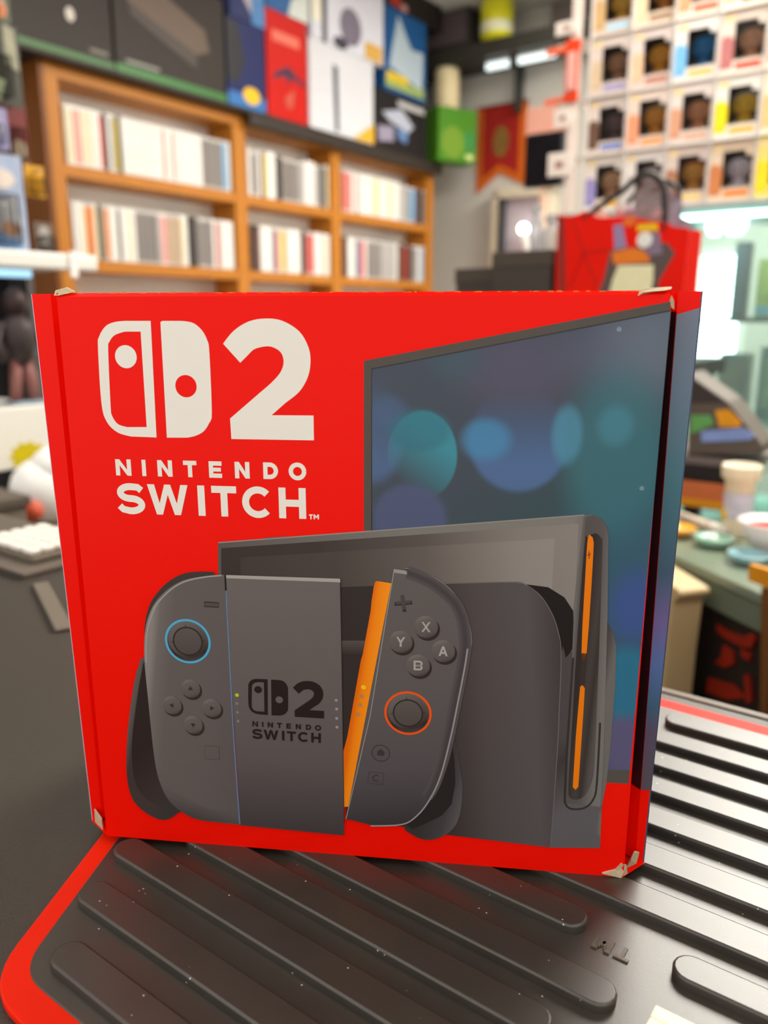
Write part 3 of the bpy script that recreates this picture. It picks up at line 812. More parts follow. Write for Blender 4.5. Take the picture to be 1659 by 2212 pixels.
rh = art('printed_handle', spline([(0.13139, 0.05361), (0.13294, 0.0487), (0.13442, 0.04067), (0.1356, 0.03178), (0.13515, 0.02225), (0.1333, 0.01587), (0.12905, 0.01131), (0.12353, 0.00929), (0.11828, 0.01075), (0.11486, 0.01506), (0.11927, 0.03032), (0.12725, 0.04921)], 4), 20,
         grad('right handle', [(0.1243, 0.02699)], [(0.13594, 0.02419)], [(0, (58, 52, 52)), (.6, (72, 66, 68)), (1, (94, 88, 92))]), ctl, 'right hand grip')
art('printed_handle_gap', [(0.13126, 0.05164), (0.13259, 0.04236), (0.1331, 0.03324), (0.13196, 0.0248), (0.12857, 0.01982), (0.1236, 0.01656), (0.11775, 0.0132), (0.11537, 0.0151), (0.12021, 0.0197), (0.12513, 0.02705), (0.1286, 0.03695)], 21, ink('handle dark print', (44, 38, 38)), ctl)
LBODY = [(0.05228, 0.10769), (0.04444, 0.1067), (0.03699, 0.10488), (0.03103, 0.10123), (0.02608, 0.09586), (0.02309, 0.08981), (0.02161, 0.08377), (0.02077, 0.07464), (0.02105, 0.05922), (0.02171, 0.03623), (0.02326, 0.0248), (0.02672, 0.01707), (0.03258, 0.01223), (0.03914, 0.01022), (0.05364, 0.00967)]
left = art('printed_left_half', spline(LBODY, 5, False) + [(0.0533, 0.01003), (0.05238, 0.0853), (0.05233, 0.10179)], 24,
           grad('left half print', [(0.02061, 0.06048)], [(0.05545, 0.05532)], [(0, (136, 130, 126)), (.07, (112, 105, 102)), (.22, (100, 93, 91)), (.7, (98, 91, 90)), (1, (94, 87, 86))]), ctl)
g = G(); flat(g, spline([(0.04852, 0.10838), (0.04337, 0.10834), (0.03714, 0.10726), (0.0312, 0.1038), (0.02552, 0.09756), (0.02266, 0.09101), (0.02153, 0.085)], 5, False) + [(0.02427, 0.08231), (0.03039, 0.09657), (0.03754, 0.10287), (0.04842, 0.10652)], 22); g.build('printed_shoulder_button', ink('shoulder print', (66, 58, 55)), left)
g = G(); band(g, spline([(0.05111, 0.1073), (0.04443, 0.10636), (0.0373, 0.10438), (0.03168, 0.10074), (0.02673, 0.09537), (0.02391, 0.08933), (0.02227, 0.08327), (0.02136, 0.07324)], 5, False), .00055, 25); g.build('printed_edge_light', ink('edge light print', (158, 153, 148)), left)
art('printed_lower_shade', spline([(0.02326, 0.0248), (0.02672, 0.01707), (0.03258, 0.01223), (0.03914, 0.01022), (0.05365, 0.00986)], 5, False) + [(0.05332, 0.01454), (0.04123, 0.0155), (0.03246, 0.01929)], 25, grad('left lower shade', [(0.03964, 0.01928)], [(0.03729, 0.00927)], [(0, (97, 90, 89)), (.3, (92, 85, 84)), (1, (66, 59, 58))]), left)
mid = art('printed_middle_grip', [(0.05244, 0.10752), (0.09252, 0.10779), (0.09267, 0.08147), (0.09271, 0.04536), (0.09284, 0.01338), (0.09261, 0.00852), (0.05363, 0.00947), (0.05238, 0.0853), (0.05233, 0.10179)], 24,
          grad('middle print', [(0.07076, 0.10675)], [(0.07287, 0.00739)], [(0, (108, 101, 98)), (.45, (100, 93, 92)), (.7, (94, 86, 86)), (1, (66, 59, 59))]), ctl)
art('printed_edge_light', [(0.05261, 0.10753), (0.09252, 0.10779), (0.09266, 0.10648), (0.05255, 0.10635)], 26, ink('pale print', (166, 162, 156)), mid)
g = G(); band(g, [(0.05236, 0.10752), (0.05233, 0.10179)], .0006, 27); g.build('printed_seam', ink('black print', (36, 31, 29)), mid)
g = G(); band(g, [(0.05241, 0.10179), (0.05238, 0.0853), (0.05252, 0.05146), (0.0529, 0.02899), (0.0533, 0.01003)], .00045, 27); g.build('printed_blue_line', ink('blue line print', (98, 126, 160)), mid)
g = G(); band(g, [(0.09258, 0.10647), (0.09275, 0.08147), (0.0928, 0.04537), (0.09284, 0.01338)], .00025, 27); g.build('printed_side_line', ink('dark side print', (56, 50, 48)), mid)
# the small black logo on the middle grip
srcs = [(0.03472, 0.19273), (0.08445, 0.15478), (0.03078, 0.15478)]
dsts = [(0.06729, 0.06929), (0.08612, 0.05538), (0.06563, 0.05543)]
logo(mid, ink('dark logo print', (40, 32, 30)), 28, affine(srcs, dsts), SW, SB, False, 'printed_small_logo', 'small black printed logo')
def stick(c, rim, rout, rin, name, colr, label, par):
    g = G(); ringpts(g, c, rout * .9, rout, 29); o = g.build(name, colr, par); o['label'] = label
    flat(G(), disc(c, rout * .9), 28).build('printed_stick_base', grad('stick base ' + name, (c[0], c[1] + rout), (c[0] + rout * .3, c[1] - rout), [(0, (110, 103, 100)), (.4, (88, 80, 78)), (.75, (52, 44, 42)), (1, (80, 72, 70))]), o)
    flat(G(), disc((c[0] - rout * .03, c[1] + rout * .05), rout * .80), 29).build('printed_stick_skirt', grad('stick skirt ' + name, (c[0] - rout * .5, c[1] + rout * .7), (c[0] + rout * .4, c[1] - rout * .8), [(0, (108, 101, 98)), (.55, (84, 76, 73)), (1, (48, 40, 38))]), o)
    g = G(); ringpts(g, c, rin * .94, rin * 1.04, 30); g.build('printed_stick_groove', ink('dark ring print', (52, 43, 41)), o)
    flat(G(), disc(c, rin * .95), 30).build('printed_stick_cap', grad('stick cap ' + name, (c[0], c[1] + rin), (c[0] + rin * .2, c[1] - rin), [(0, (94, 86, 83)), (1, (80, 72, 70))]), o)
    g = G()
    for k in range(4):
        t = R(90 * k + 95)
        band(g, [(c[0] + rin * 1.02 * math.cos(t), c[1] + rin * 1.02 * math.sin(t)), (c[0] + rin * 1.18 * math.cos(t), c[1] + rin * 1.18 * math.sin(t))], .00025, 30)
    g.build('printed_stick_mark', ink('dark ring print', (52, 43, 41)), o)
c3 = [(0.03748, 0.08227), (0.04592, 0.0827), (0.04278, 0.08254)]
stick(c3[0], 0, c3[1][0] - c3[0][0], c3[2][0] - c3[0][0], 'printed_blue_stick', ink('blue ring print', (84, 170, 208)), 'left stick with blue ring', ctl)
def key(c, r, par, mark=None):
    flat(G(), disc((c[0] + r * .14, c[1] - r * .20), r * 1.04), 29).build('printed_key_shadow', ink('key shade print', (52, 45, 43)), par)
    o = flat(G(), disc(c, r), 30).build('printed_button', grad('key %d %d' % (c[0] * 1e4, c[1] * 1e4), (c[0] - r * .4, c[1] + r), (c[0] + r * .4, c[1] - r), [(0, (122, 115, 112)), (.25, (102, 95, 92)), (.8, (92, 85, 83)), (1, (70, 62, 61))]), par)
    if mark is not None:
        g = G()
        if isinstance(mark, str):
            s = r * .62
            letter(g, mark, ((c[0] - s * .62, c[1] + s * .72), (c[0] + s * .62, c[1] - s * .72)), r * .17, 31)
            g.build('printed_letter', ink('pale letter print', (168, 164, 160)), o)
        else:
            t = R(mark)
            flat(g, [(c[0] + r * .3 * math.cos(t + k * 2.094), c[1] + r * .3 * math.sin(t + k * 2.094)) for k in range(3)], 31)
            g.build('printed_arrow', ink('dark arrow print', (58, 50, 48)), o)
kr = [(0.03743, 0.06404), (0.04099, 0.06426)]
KR = kr[1][0] - kr[0][0]
for c, a_ in zip([(0.03743, 0.06404), (0.03003, 0.05702), (0.04491, 0.05685), (0.03755, 0.04974)], (90, 180, 0, 270)):
    key(c, KR, ctl, a_)
bx = [(0.04443, 0.09736), (0.04953, 0.09724), (0.04936, 0.09561), (0.04418, 0.09572)]
g = G(); band(g, bx, .00035, 29, closed=True); g.build('printed_minus', ink('key shade print', (52, 45, 43)), ctl)
flat(G(), bx, 28).build('printed_minus_face', ink('minus print', (84, 77, 74)), ctl)
g = G(); band(g, [(0.04139, 0.0416), (0.04683, 0.04169), (0.04674, 0.03632), (0.04128, 0.03631)], .0002, 29, closed=True); g.build('printed_square_key', ink('square print', (80, 72, 70)), ctl)
flat(G(), [(0.04139, 0.0416), (0.04683, 0.04169), (0.04674, 0.03632), (0.04128, 0.03631)], 28).build('printed_square_face', ink('square face print', (97, 90, 88)), ctl)
def leds(pts, r, first, rest, par):
    for i, c in enumerate(pts):
        o = flat(G(), disc(c, r * (1.25 if i == 0 and first else 1), 16), 29).build('printed_light', first if (i == 0 and first) else rest, par)
GRN = ink('green light print', (186, 200, 40))
LEDR = KR * .16
leds([(0.05456, 0.06254), (0.05442, 0.05927), (0.05444, 0.0558), (0.05454, 0.05233)], LEDR, GRN, ink('dim light print', (128, 122, 122)), mid)
leds([(0.09061, 0.06276), (0.09073, 0.05937), (0.09067, 0.05577), (0.09071, 0.05234)], LEDR, None, ink('pale light print', (150, 146, 146)), mid)

# right half: orange rail and body
rail = art('printed_orange_rail', [(0.10457, 0.10713), (0.1052, 0.10748), (0.11008, 0.10686), (0.10962, 0.10173), (0.10628, 0.0839), (0.09515, 0.02068), (0.09292, 0.0205), (0.09285, 0.04261), (0.09443, 0.04895), (0.09947, 0.07838), (0.10014, 0.08066), (0.10295, 0.0966), (0.10328, 0.10012), (0.10409, 0.10563)], 24,
           grad('orange rail', [(0.09774, 0.06515)], [(0.10266, 0.06438)], [(0, (228, 104, 10)), (.4, (244, 134, 18)), (1, (250, 146, 26))]), ctl, 'orange rail')
RB = [(0.11101, 0.11212), (0.11507, 0.11163), (0.11881, 0.11048), (0.12287, 0.10885), (0.12616, 0.10654), (0.12914, 0.10438), (0.13151, 0.10202), (0.13328, 0.09898), (0.13476, 0.09508), (0.13565, 0.09046), (0.13608, 0.08544), (0.13532, 0.07811), (0.13352, 0.06644), (0.13111, 0.05145), (0.12948, 0.04286), (0.12779, 0.03615), (0.12607, 0.03048), (0.12398, 0.02621), (0.12169, 0.02227), (0.11938, 0.01925), (0.11688, 0.01695), (0.11402, 0.01537), (0.11012, 0.01428), (0.10263, 0.01383), (0.09355, 0.01556)]
right = art('printed_right_half', RB, 26,
            grad('right half print', [(0.1028, 0.09977)], [(0.11606, 0.01306)], [(0, (98, 92, 90)), (.4, (94, 88, 88)), (.72, (86, 80, 82)), (.88, (72, 66, 68)), (1, (54, 49, 51))]), ctl)
edge_ = spline([(0.11539, 0.11083), (0.11882, 0.10966), (0.12288, 0.10787), (0.12633, 0.10557), (0.13074, 0.10166), (0.13298, 0.09814), (0.13432, 0.09423), (0.13504, 0.08993), (0.13531, 0.08524), (0.13453, 0.07806), (0.13273, 0.06639), (0.1303, 0.05139), (0.12866, 0.0428), (0.12697, 0.03646), (0.12523, 0.03116), (0.12297, 0.02688)], 4, False)
for k, (w_, v) in enumerate(((.0042, (88, 82, 82)), (.0032, (83, 77, 78)), (.0022, (78, 72, 73)), (.0013, (72, 66, 68)))):
    g = G(); band(g, edge_, w_, 27 + .2 * k); g.build('printed_side_shade', ink('side shade %d' % k, v), right)
g = G(); band(g, [(0.11101, 0.11196), (0.10263, 0.05744), (0.09355, 0.01556)], .0003, 28); band(g, spline([(0.13611, 0.0846), (0.13533, 0.07777), (0.13353, 0.06609), (0.13111, 0.05127), (0.1278, 0.03579), (0.12398, 0.02584), (0.11938, 0.01887), (0.11402, 0.01499), (0.10263, 0.01344)], 4, False), .00055, 28)
g.build('printed_edge_light', ink('edge light print 2', (150, 146, 146)), right)
art('printed_top_light', [(0.11101, 0.11196), (0.11507, 0.11147), (0.11539, 0.11018), (0.11101, 0.11066)], 28, ink('pale print 2', (150, 146, 144)), right)
g = G(); band(g, spline([(0.11491, 0.11179), (0.12021, 0.11053), (0.12677, 0.10706), (0.13198, 0.10139), (0.13525, 0.09411), (0.13651, 0.08732), (0.13629, 0.08326)], 5, False), .0011, 25); g.build('printed_shoulder_button', ink('shoulder print', (66, 58, 55)), right)
g = G(); band(g, spline([(0.1146, 0.11242), (0.1202, 0.11118), (0.12737, 0.10773), (0.13274, 0.10208), (0.13617, 0.09465), (0.13744, 0.08753), (0.13705, 0.08431)], 5, False), .0003, 26); g.build('printed_shoulder_edge', ink('shoulder edge print', (128, 124, 122)), right)
c3 = [(0.11598, 0.05937), (0.12433, 0.0599), (0.1211, 0.05969)]
stick(c3[0], 0, c3[1][0] - c3[0][0], c3[2][0] - c3[0][0], 'printed_orange_stick', ink('orange ring print', (238, 86, 24)), 'right stick with orange ring', ctl)
for c, ch in zip([(0.12192, 0.0918), (0.11333, 0.08597), (0.12788, 0.08332), (0.11938, 0.07757)], 'XYAB'):
    key(c, KR * 1.13, ctl, ch)
g = G()
pc = [(0.11412, 0.10027), (0.1153, 0.10032)]
u = pc[1][0] - pc[0][0]; px_, py_ = pc[0]
cr_ = R(8)
def rot(x, y):
    return (px_ + x * math.cos(cr_) - y * math.sin(cr_), py_ + x * math.sin(cr_) + y * math.cos(cr_))
q = .45 * u; w_ = 2.2 * u
cross = [(-q, -w_), (q, -w_), (q, -q), (w_, -q), (w_, q), (q, q), (q, w_), (-q, w_), (-q, q), (-w_, q), (-w_, -q), (-q, -q)]
flat(g, [rot(x * 1.15, y * 1.15 - .3 * u) for x, y in cross], 29); g.build('printed_plus_shadow', ink('key shade print', (52, 45, 43)), right)
flat(G(), [rot(x, y) for x, y in cross], 30).build('printed_plus', ink('plus print', (78, 72, 70)), right)
hc = [(0.10641, 0.04321), (0.10973, 0.04345)]
hr = hc[1][0] - hc[0][0]
g = G(); ringpts(g, hc[0], hr * .9, hr, 29); flat(g, [(hc[0][0] + x * hr, hc[0][1] + y * hr) for x, y in ((-.38, -.3), (.38, -.3), (.38, .1), (.5, .1), (0, .5), (-.5, .1), (-.38, .1))], 29)
g.build('printed_home_button', ink('home print', (62, 56, 55)), right)
g = G(); sqp = [(0.10204, 0.03552), (0.10757, 0.03537), (0.10707, 0.03068), (0.10168, 0.03083)]; band(g, sqp, .0002, 29, closed=True)
letter(g, 'C', [(0.10338, 0.0345), (0.10589, 0.03171)], .0004, 29)
g.build('printed_square_key', ink('home print', (62, 56, 55)), right)['label'] = 'square key marked C'
leds([(0.10039, 0.06831), (0.09954, 0.0649), (0.09903, 0.0615), (0.09834, 0.05788)], LEDR * 1.25, ink('yellow light print', (246, 196, 30)), ink('grey light print', (176, 132, 88)), rail)

# ------------------------------------------------------------------ bookcase on the left wall
A_F = -2.45                                     # front plane of the bookcase
BAYS = [(1.625, 2.37), (2.437, 2.968), (3.035, 3.76)]
SHELF_Z = [0.683, 0.39, 0.09, -0.21, -0.51, -0.81]
TOP_Z = 0.975
D0 = A_F - 0.150                                # back of the bookcase
bc = thing('bookcase', 'orange oak bookcase of three bays along the left wall, holding game cases', 'bookcase', W(A_F, 2.69, FLOOR_Z), -TH)
def bbox(name, a0, a1, b0, b1, z0, z1, m, bevel=0.0, parent=bc, g0=(A_F, 2.69, FLOOR_Z)):
    return G().box(a0 - g0[0], a1 - g0[0], b0 - g0[1], b1 - g0[1], z0 - g0[2], z1 - g0[2]).build(name, m, parent, bevel=bevel)
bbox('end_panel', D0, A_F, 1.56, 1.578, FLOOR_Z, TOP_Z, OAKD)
for b0, b1 in ((1.578, 1.625), (2.37, 2.437), (2.968, 3.035), (3.76, 3.82)):
    bbox('upright', D0, A_F, b0, b1, FLOOR_Z, TOP_Z, OAK, 0.002)
bbox('back_panel', D0, D0 + 0.012, 1.58, 3.81, FLOOR_Z, TOP_Z - .03, mat('white hardboard back', (250, 248, 244), 0.7, vary=0.02))
for b0, b1 in BAYS:
    for z in SHELF_Z:
        bbox('shelf', D0 + 0.012, A_F - 0.002, b0, b1, z - 0.038, z, OAKH, 0.002)
    bbox('top_rail', D0 + 0.012, A_F - 0.002, b0, b1, TOP_Z - 0.042, TOP_Z, OAKH, 0.002)
bbox('ledge', D0, A_F + 0.05, 1.40, 3.83, TOP_Z, TOP_Z + 0.013, LEDGE, 0.002)
bbox('ledge_fascia', A_F + 0.03, A_F + 0.05, 2.42, 3.83, TOP_Z - 0.04, TOP_Z, LEDGE, 0.002)

# game cases: one shell with a coloured spine sleeve, copied along the shelves
SPINE = {'white': (238, 234, 228), 'cream': (236, 222, 186), 'pink': (226, 150, 140), 'red': (206, 44, 32), 'grey': (122, 112, 108), 'dark': (66, 58, 56), 'blue': (108, 164, 206), 'navy': (40, 56, 120),
         'orange': (232, 124, 26), 'tan': (190, 160, 128), 'brown': (106, 66, 52), 'yellow': (226, 200, 70), 'silver': (176, 172, 170), 'green': (88, 130, 70)}
SHELLC = {'white': (240, 236, 230), 'clear': (206, 202, 198), 'dark': (70, 64, 62)}
proto = {}
def game_case(colr, b, z, shelf_name, bay_name, n, h, th):
    shell = 'white' if colr in ('white', 'cream', 'pink') else ('dark' if colr in ('dark', 'brown') else 'clear')
    key_ = (colr, shell, round(h, 3), round(th, 5))
    if key_ not in proto:
        o = G().box(-0.130, 0, 0, th, 0, h).build('game_case', mat('game case plastic ' + shell, SHELLC[shell], 0.3, vary=0.02), bevel=0.0016, seg=1)
        sp_ = G().box(-0.0004, 0.0008, 0.0018, th - .0018, 0.008, h - 0.012).build('spine_sleeve', mat('spine sleeve ' + colr, SPINE[colr], 0.35, vary=0.12, vscale=30), o)
        proto[key_] = o
    else:
        o = copy_tree(proto[key_])
    o.location = W(A_F - 0.003 - random.uniform(0, .004), b, z + 0.0006)
    o.rotation_euler = (0, 0, -TH)
    tag(o, '%s-spined game case, %s from the left on the %s shelf of the %s bay' % (colr, n, shelf_name, bay_name), 'game case', 'game cases on the %s shelf, %s bay' % (shelf_name, bay_name))
ONES = ['', 'first', 'second', 'third', 'fourth', 'fifth', 'sixth', 'seventh', 'eighth', 'ninth', 'tenth', 'eleventh', 'twelfth', 'thirteenth', 'fourteenth', 'fifteenth', 'sixteenth', 'seventeenth', 'eighteenth', 'nineteenth']
TENS = {20: 'twent', 30: 'thirt', 40: 'fort', 50: 'fift'}
def ordinal(n):
    if n < 20:
        return ONES[n]
    t, u = n // 10 * 10, n % 10
    return TENS[t] + ('ieth' if u == 0 else 'y-' + ONES[u])
ROWS = {
    ('upper', 'left'): 'cream*2 pink*2 cream*3 white*2 red dark white grey yellow dark white*12 pink white*2 pink white*9 grey*7 blue*2 white',
    ('lower', 'left'): 'white*2 cream orange*2 cream dark tan orange white*2 grey white*2 cream white grey*6 silver pink*2 tan*4 cream white dark*3 grey*5 white red silver white*4',
    ('upper', 'middle'): 'white grey*2 white brown yellow white*3 dark*2 grey*6 silver*2 white*4 grey silver dark*2 cream',
    ('lower', 'middle'): 'dark brown*2 white*4 navy red cream yellow orange white*5 dark*2 red*3 white*3 silver cream white',
    ('upper', 'right'): 'red*2 pink red white*2 brown white*6 cream*2 yellow white*4 cream*3 white*3 silver*4 grey blue*3 brown*2 dark*2 grey',
    ('lower', 'right'): 'brown*2 white*3 grey blue red*2 white grey*6 silver*7 white brown*3 red brown*2 dark grey*2 silver white blue silver',
}
for (sh, bay), spec in ROWS.items():
    cols_ = []
    for w_ in spec.split():
        c_, _, k_ = w_.partition('*')
        cols_ += [c_] * int(k_ or 1)
    b0, b1 = BAYS[('left', 'middle', 'right').index(bay)]
    z = SHELF_Z[0 if sh == 'upper' else 1]
    step = (b1 - b0 - 0.03) / len(cols_)
    for i, c_ in enumerate(cols_):
        hh = 0.182 if not (c_ in ('grey', 'dark', 'brown', 'blue', 'silver') and sh == 'upper' and bay != 'left') else 0.172
        game_case(c_, b0 + 0.014 + i * step, z, sh, bay, ordinal(i + 1), hh, step - 0.0005)

# ------------------------------------------------------------------ cartons on the bookcase ledge
LZ = TOP_Z + 0.013
def carton_box(name, label, b0, b1, z0, h, colr, depth=0.24, a=-2.4, patches=(), group='cartons on the bookcase ledge', cat='carton', rz=0.0):
    """carton facing the shop (+a); patches are flat prints on its front, given in fractions (b, z)"""
    w = b1 - b0
    t = thing(name, label, cat, W(a, (b0 + b1) / 2, z0), -TH + rz, group)
    k = mat('board ' + '%d %d %d' % colr, colr, 0.45, spec=0.18, vary=0.05, vscale=12)
    G().box(-depth, 0, -w / 2 + .0015, w / 2 - .0015, 0, h).build('carton_body', k, t, bevel=0.002, seg=1)
    fl = G().box(-depth * .52, -depth * .48, -w / 2 + .004, w / 2 - .004, h - .0005, h + .0006)
    fl.build('lid_tape', mat('clear parcel tape', (190, 176, 150), 0.3), t)
    for i, (pn, pc, pts) in enumerate(patches):
        q = [(-w / 2 + p[0] * w, p[1] * h) for p in pts]
        G().prism(q, 0.0002, 0.0010 + .0003 * i, axis='x').build(pn, mat('ink %d %d %d' % pc, pc, 0.35, vary=0.06), t)
    return t
def rect(x0, x1, y0, y1):
    return [(x0, y0), (x1, y0), (x1, y1), (x0, y1)]
def oval(cx, cy, rx, ry, n=18):
    return [(cx + rx * math.cos(2 * math.pi * k / n), cy + ry * math.sin(2 * math.pi * k / n)) for k in range(n)]
carton_box('console_box', 'dark grey carton with small white round emblem and green foot, leftmost on the ledge', 1.36, 1.805, LZ, 0.34, (50, 43, 37), patches=[
    ('green_band', (54, 104, 44), rect(0, 1, 0, .055)), ('round_emblem', (206, 196, 186), oval(.66, .36, .035, .06)), ('small_print', (120, 110, 100), rect(.80, .95, .10, .13))])
carton_box('console_box', 'dark grey carton printed with a brown console, green foot, second on the ledge', 1.812, 2.300, LZ, 0.34, (52, 45, 40), patches=[
    ('green_band', (54, 114, 50), rect(0, 1, 0, .075)), ('printed_console', (96, 78, 64), [(.05, .80), (.12, .66), (.72, .38), (.84, .44), (.80, .64), (.38, .86)]),
    ('printed_console_side', (66, 54, 48), [(.12, .66), (.14, .54), (.70, .24), (.72, .38)]), ('small_print', (140, 140, 128), rect(.08, .36, .10, .13))])
carton_box('console_box', 'navy blue carton with a dark controller print and yellow sticker, beside the red carton', 2.308, 2.512, LZ, 0.30, (34, 42, 92), patches=[
    ('blue_band', (44, 110, 176), rect(0, .98, 0, .16)), ('dark_print', (34, 32, 40), [(.0, .3), (.25, .25), (.45, .55), (.3, .95), (0, 1)]), ('yellow_sticker', (240, 190, 20), oval(.60, .16, .22, .10))])
carton_box('console_box', 'tall red carton with a dark winged gadget print, between blue and white cartons', 2.52, 2.762, LZ, 0.385, (196, 20, 8), patches=[
    ('winged_print', (62, 44, 70), [(.18, .42), (.5, .52), (.92, .40), (.95, .36), (.6, .42), (.52, .34), (.44, .42), (.14, .36)]), ('pale_print', (226, 110, 90), rect(.14, .8, .72, .82)),
    ('grey_print', (190, 84, 66), [(.4, .2), (.66, .32), (.6, .14), (.5, .1)])])
carton_box('console_box', 'white carton printed with a slim black tower console, gold sticker', 2.772, 3.222, LZ, 0.345, (212, 212, 218), patches=[
    ('tower_print', (66, 66, 78), [(.375, .03), (.43, .03), (.42, .78), (.345, .80)]), ('fold_print', (196, 196, 204), [(.06, .40), (.36, .50), (.36, .51), (.06, .41)]), ('gold_sticker', (222, 172, 52), [(.66, 0.01), (1, 0.01), (1, .26)])])
carton_box('console_box', 'black carton printed with grey and blue consoles, near the ledge end', 3.235, 3.665, LZ, 0.255, (34, 30, 32), patches=[
    ('console_print', (176, 180, 196), [(.12, .62), (.5, .76), (.74, .52), (.62, .38), (.26, .5)]), ('blue_print', (96, 128, 176), [(.4, .42), (.62, .38), (.6, .18), (.44, .24)]), ('pale_panel', (150, 142, 164), [(.06, .1), (.34, .16), (.34, .42), (.04, .36)]),
    ('lettering_strip', (186, 184, 182), rect(.42, .95, .80, .90))])
carton_box('console_box', 'bright green carton turned outward at the far end of the ledge', 3.69, 3.93, LZ + .0006, 0.256, (70, 128, 24), depth=0.12, a=-2.30, rz=R(-24), patches=[
    ('dark_green_print', (48, 128, 56), oval(.80, .40, .16, .20)), ('lime_print', (104, 142, 20), oval(.38, .36, .30, .30)), ('pale_corner_print', (190, 200, 130), rect(.72, .92, .06, .16))])
# second layer
U1 = LZ + 0.347
carton_box('console_box', 'white carton with black tower edge stacked on the tower console carton', 2.79, 3.30, U1, 0.34, (214, 214, 226), patches=[
    ('tower_print', (48, 48, 54), rect(.14, .20, 0, 1)), ('round_print', (120, 112, 128), oval(.52, .30, .15, .22)), ('dark_foot_print', (66, 60, 72), oval(.38, .07, .10, .07)), ('gold_sticker', (214, 168, 84), rect(.72, .97, .02, .22)), ('cream_print', (232, 226, 206), rect(.01, .13, .2, .8))], group='cartons stacked on the second layer')
carton_box('console_box', 'blue and pale carton with yellow strip stacked on the black console carton', 3.31, 3.66, LZ + 0.257, 0.36, (30, 84, 140), patches=[
    ('pale_print', (176, 192, 204), [(.10, .30), (.9, .14), (.92, .62), (.62, .6), (.30, .94)]), ('green_strip', (150, 168, 96), rect(0.02, .95, .05, .17)), ('yellow_strip', (214, 184, 40), rect(.04, .55, .13, .24))], group='cartons stacked on the second layer')
carton_box('console_box', 'navy carton with pale diagonal print stacked on the blue carton', 2.33, 2.60 - .085, LZ + 0.302, 0.32, (44, 52, 96), patches=[
    ('pale_print', (170, 160, 168), [(.0, .96), (.2, .96), (.74, .30), (.62, .10), (.4, .24)]), ('sky_print', (70, 124, 180), rect(.62, 1, .0, .9))], group='cartons stacked on the second layer')
carton_box('console_box', 'blue carton with white corner stacked on the red carton', 2.525, 2.775, LZ + 0.387, 0.22, (52, 98, 152), patches=[
    ('white_corner_print', (206, 212, 206), [(.5, 0), (1, 0), (1, .5), (.6, .3)])], group='cartons stacked on the second layer')
carton_box('console_box', 'black carton with red and pink stripe print, topmost near the corner', 3.32, 3.80, LZ + 0.62, 0.16, (40, 34, 32), patches=[
    ('red_print', (176, 48, 34), [(.05, .1), (.22, 0), (.26, .9), (.1, .9)]), ('pink_print', (196, 140, 132), oval(.3, .1, .06, .1))], group='cartons stacked on the second layer')

# ------------------------------------------------------------------ back wall: dark shelf, light strip, banner, door mirror
t = thing('wall_shelf', 'dark wall shelf high on the back wall in the corner', 'shelf', W(-2.0, 3.97, 1.47), -TH)
G().box(-0.74, 0.46, -0.13, 0.13, 0, 0.07).build('shelf_board', mat('dark olive shelf', (56, 54, 46), 0.5), t, bevel=0.003)
for k, a_ in enumerate((-0.51, -0.10)):
    G().box(a_, a_ + 0.022, 0.06, 0.13, -0.22, 0).build('bracket', mat('dark bracket metal', (52, 54, 48), 0.4), t)
t = thing('corner_cabinet', 'dark cabinet standing on the wall shelf behind the yellow can', 'cabinet', W(-2.43, 3.97, 1.54), -TH)
G().box(-0.29, 0.17, -0.13, 0.125, 0, 0.17).build('cabinet_body', mat('dark brown cabinet', (54, 48, 42), 0.5), t, bevel=0.003)
G().box(-0.25, 0.15, -0.134, -0.13, 0.02, 0.16).build('cabinet_door', mat('purple brown door', (92, 80, 82), 0.4), t)
t = thing('panel_board', 'grey board leaning at the back of the wall shelf', 'board', W(-1.72, 4.06, 1.54), -TH)
G().box(-0.2, 0.2, -0.01, 0.02, 0, 0.17).build('board_sheet', mat('taupe board', (118, 108, 102), 0.6), t, bevel=0.002)
for a_, l_ in ((-2.145, 0.125), (-1.93, 0.20)):
    t = thing('light_strip', 'cool white light strip under the wall shelf, %s of the bracket' % ('left' if a_ < -2.1 else 'right'), 'light strip', W(a_, 3.93, 1.452), -TH, 'light strips under the wall shelf')
    G().box(-l_ / 2, l_ / 2, -0.012, 0.012, 0.006, 0.018).build('housing', WHITE, t)
    G().box(-l_ / 2 + .003, l_ / 2 - .003, -0.014, 0.010, -0.022, 0.006).build('diffuser', mat('cool strip diffuser', (232, 248, 250), 0.4, emit=1.0, vary=0), t)
t = thing('drinks_can', 'tall yellow and white can standing on the wall shelf', 'can', W(-2.13, 3.88, 1.5405), -TH)
G().lathe([(0.066, 0), (0.078, 0.012), (0.080, 0.03), (0.080, 0.16), (0.074, 0.174)], 24).build('can_body', mat('yellow can print', (226, 214, 40), 0.3, vary=0.5, vscale=14), t, smooth=True)
G().lathe([(0.0805, 0.028), (0.0812, 0.03), (0.0812, 0.07), (0.0805, 0.072)], 24, cap=False).build('pale_band', mat('pale can print', (232, 232, 196), 0.3, vary=0.3, vscale=20), t, smooth=True)
t = thing('paper_roll', 'upright cream paper roll between green carton and wall board', 'paper roll', W(-2.425, 3.90, 1.2646), -TH)
G().lathe([(0.058, 0), (0.064, 0.01), (0.064, 0.19), (0.05, 0.205)], 22).build('roll', mat('cream paper', (236, 218, 176), 0.7), t, smooth=True)
G().lathe([(0.02, 0.2), (0.02, 0.208)], 14).build('roll_core', mat('grey core board', (130, 120, 108), 0.8), t)
t = thing('side_shelf', 'small black corner shelf under the paper roll', 'shelf', W(-2.425, 3.96, 1.252), -TH)
G().box(-0.11, 0.066, -0.14, 0.135, 0, 0.012).build('shelf_board', BLACK, t, bevel=0.002)

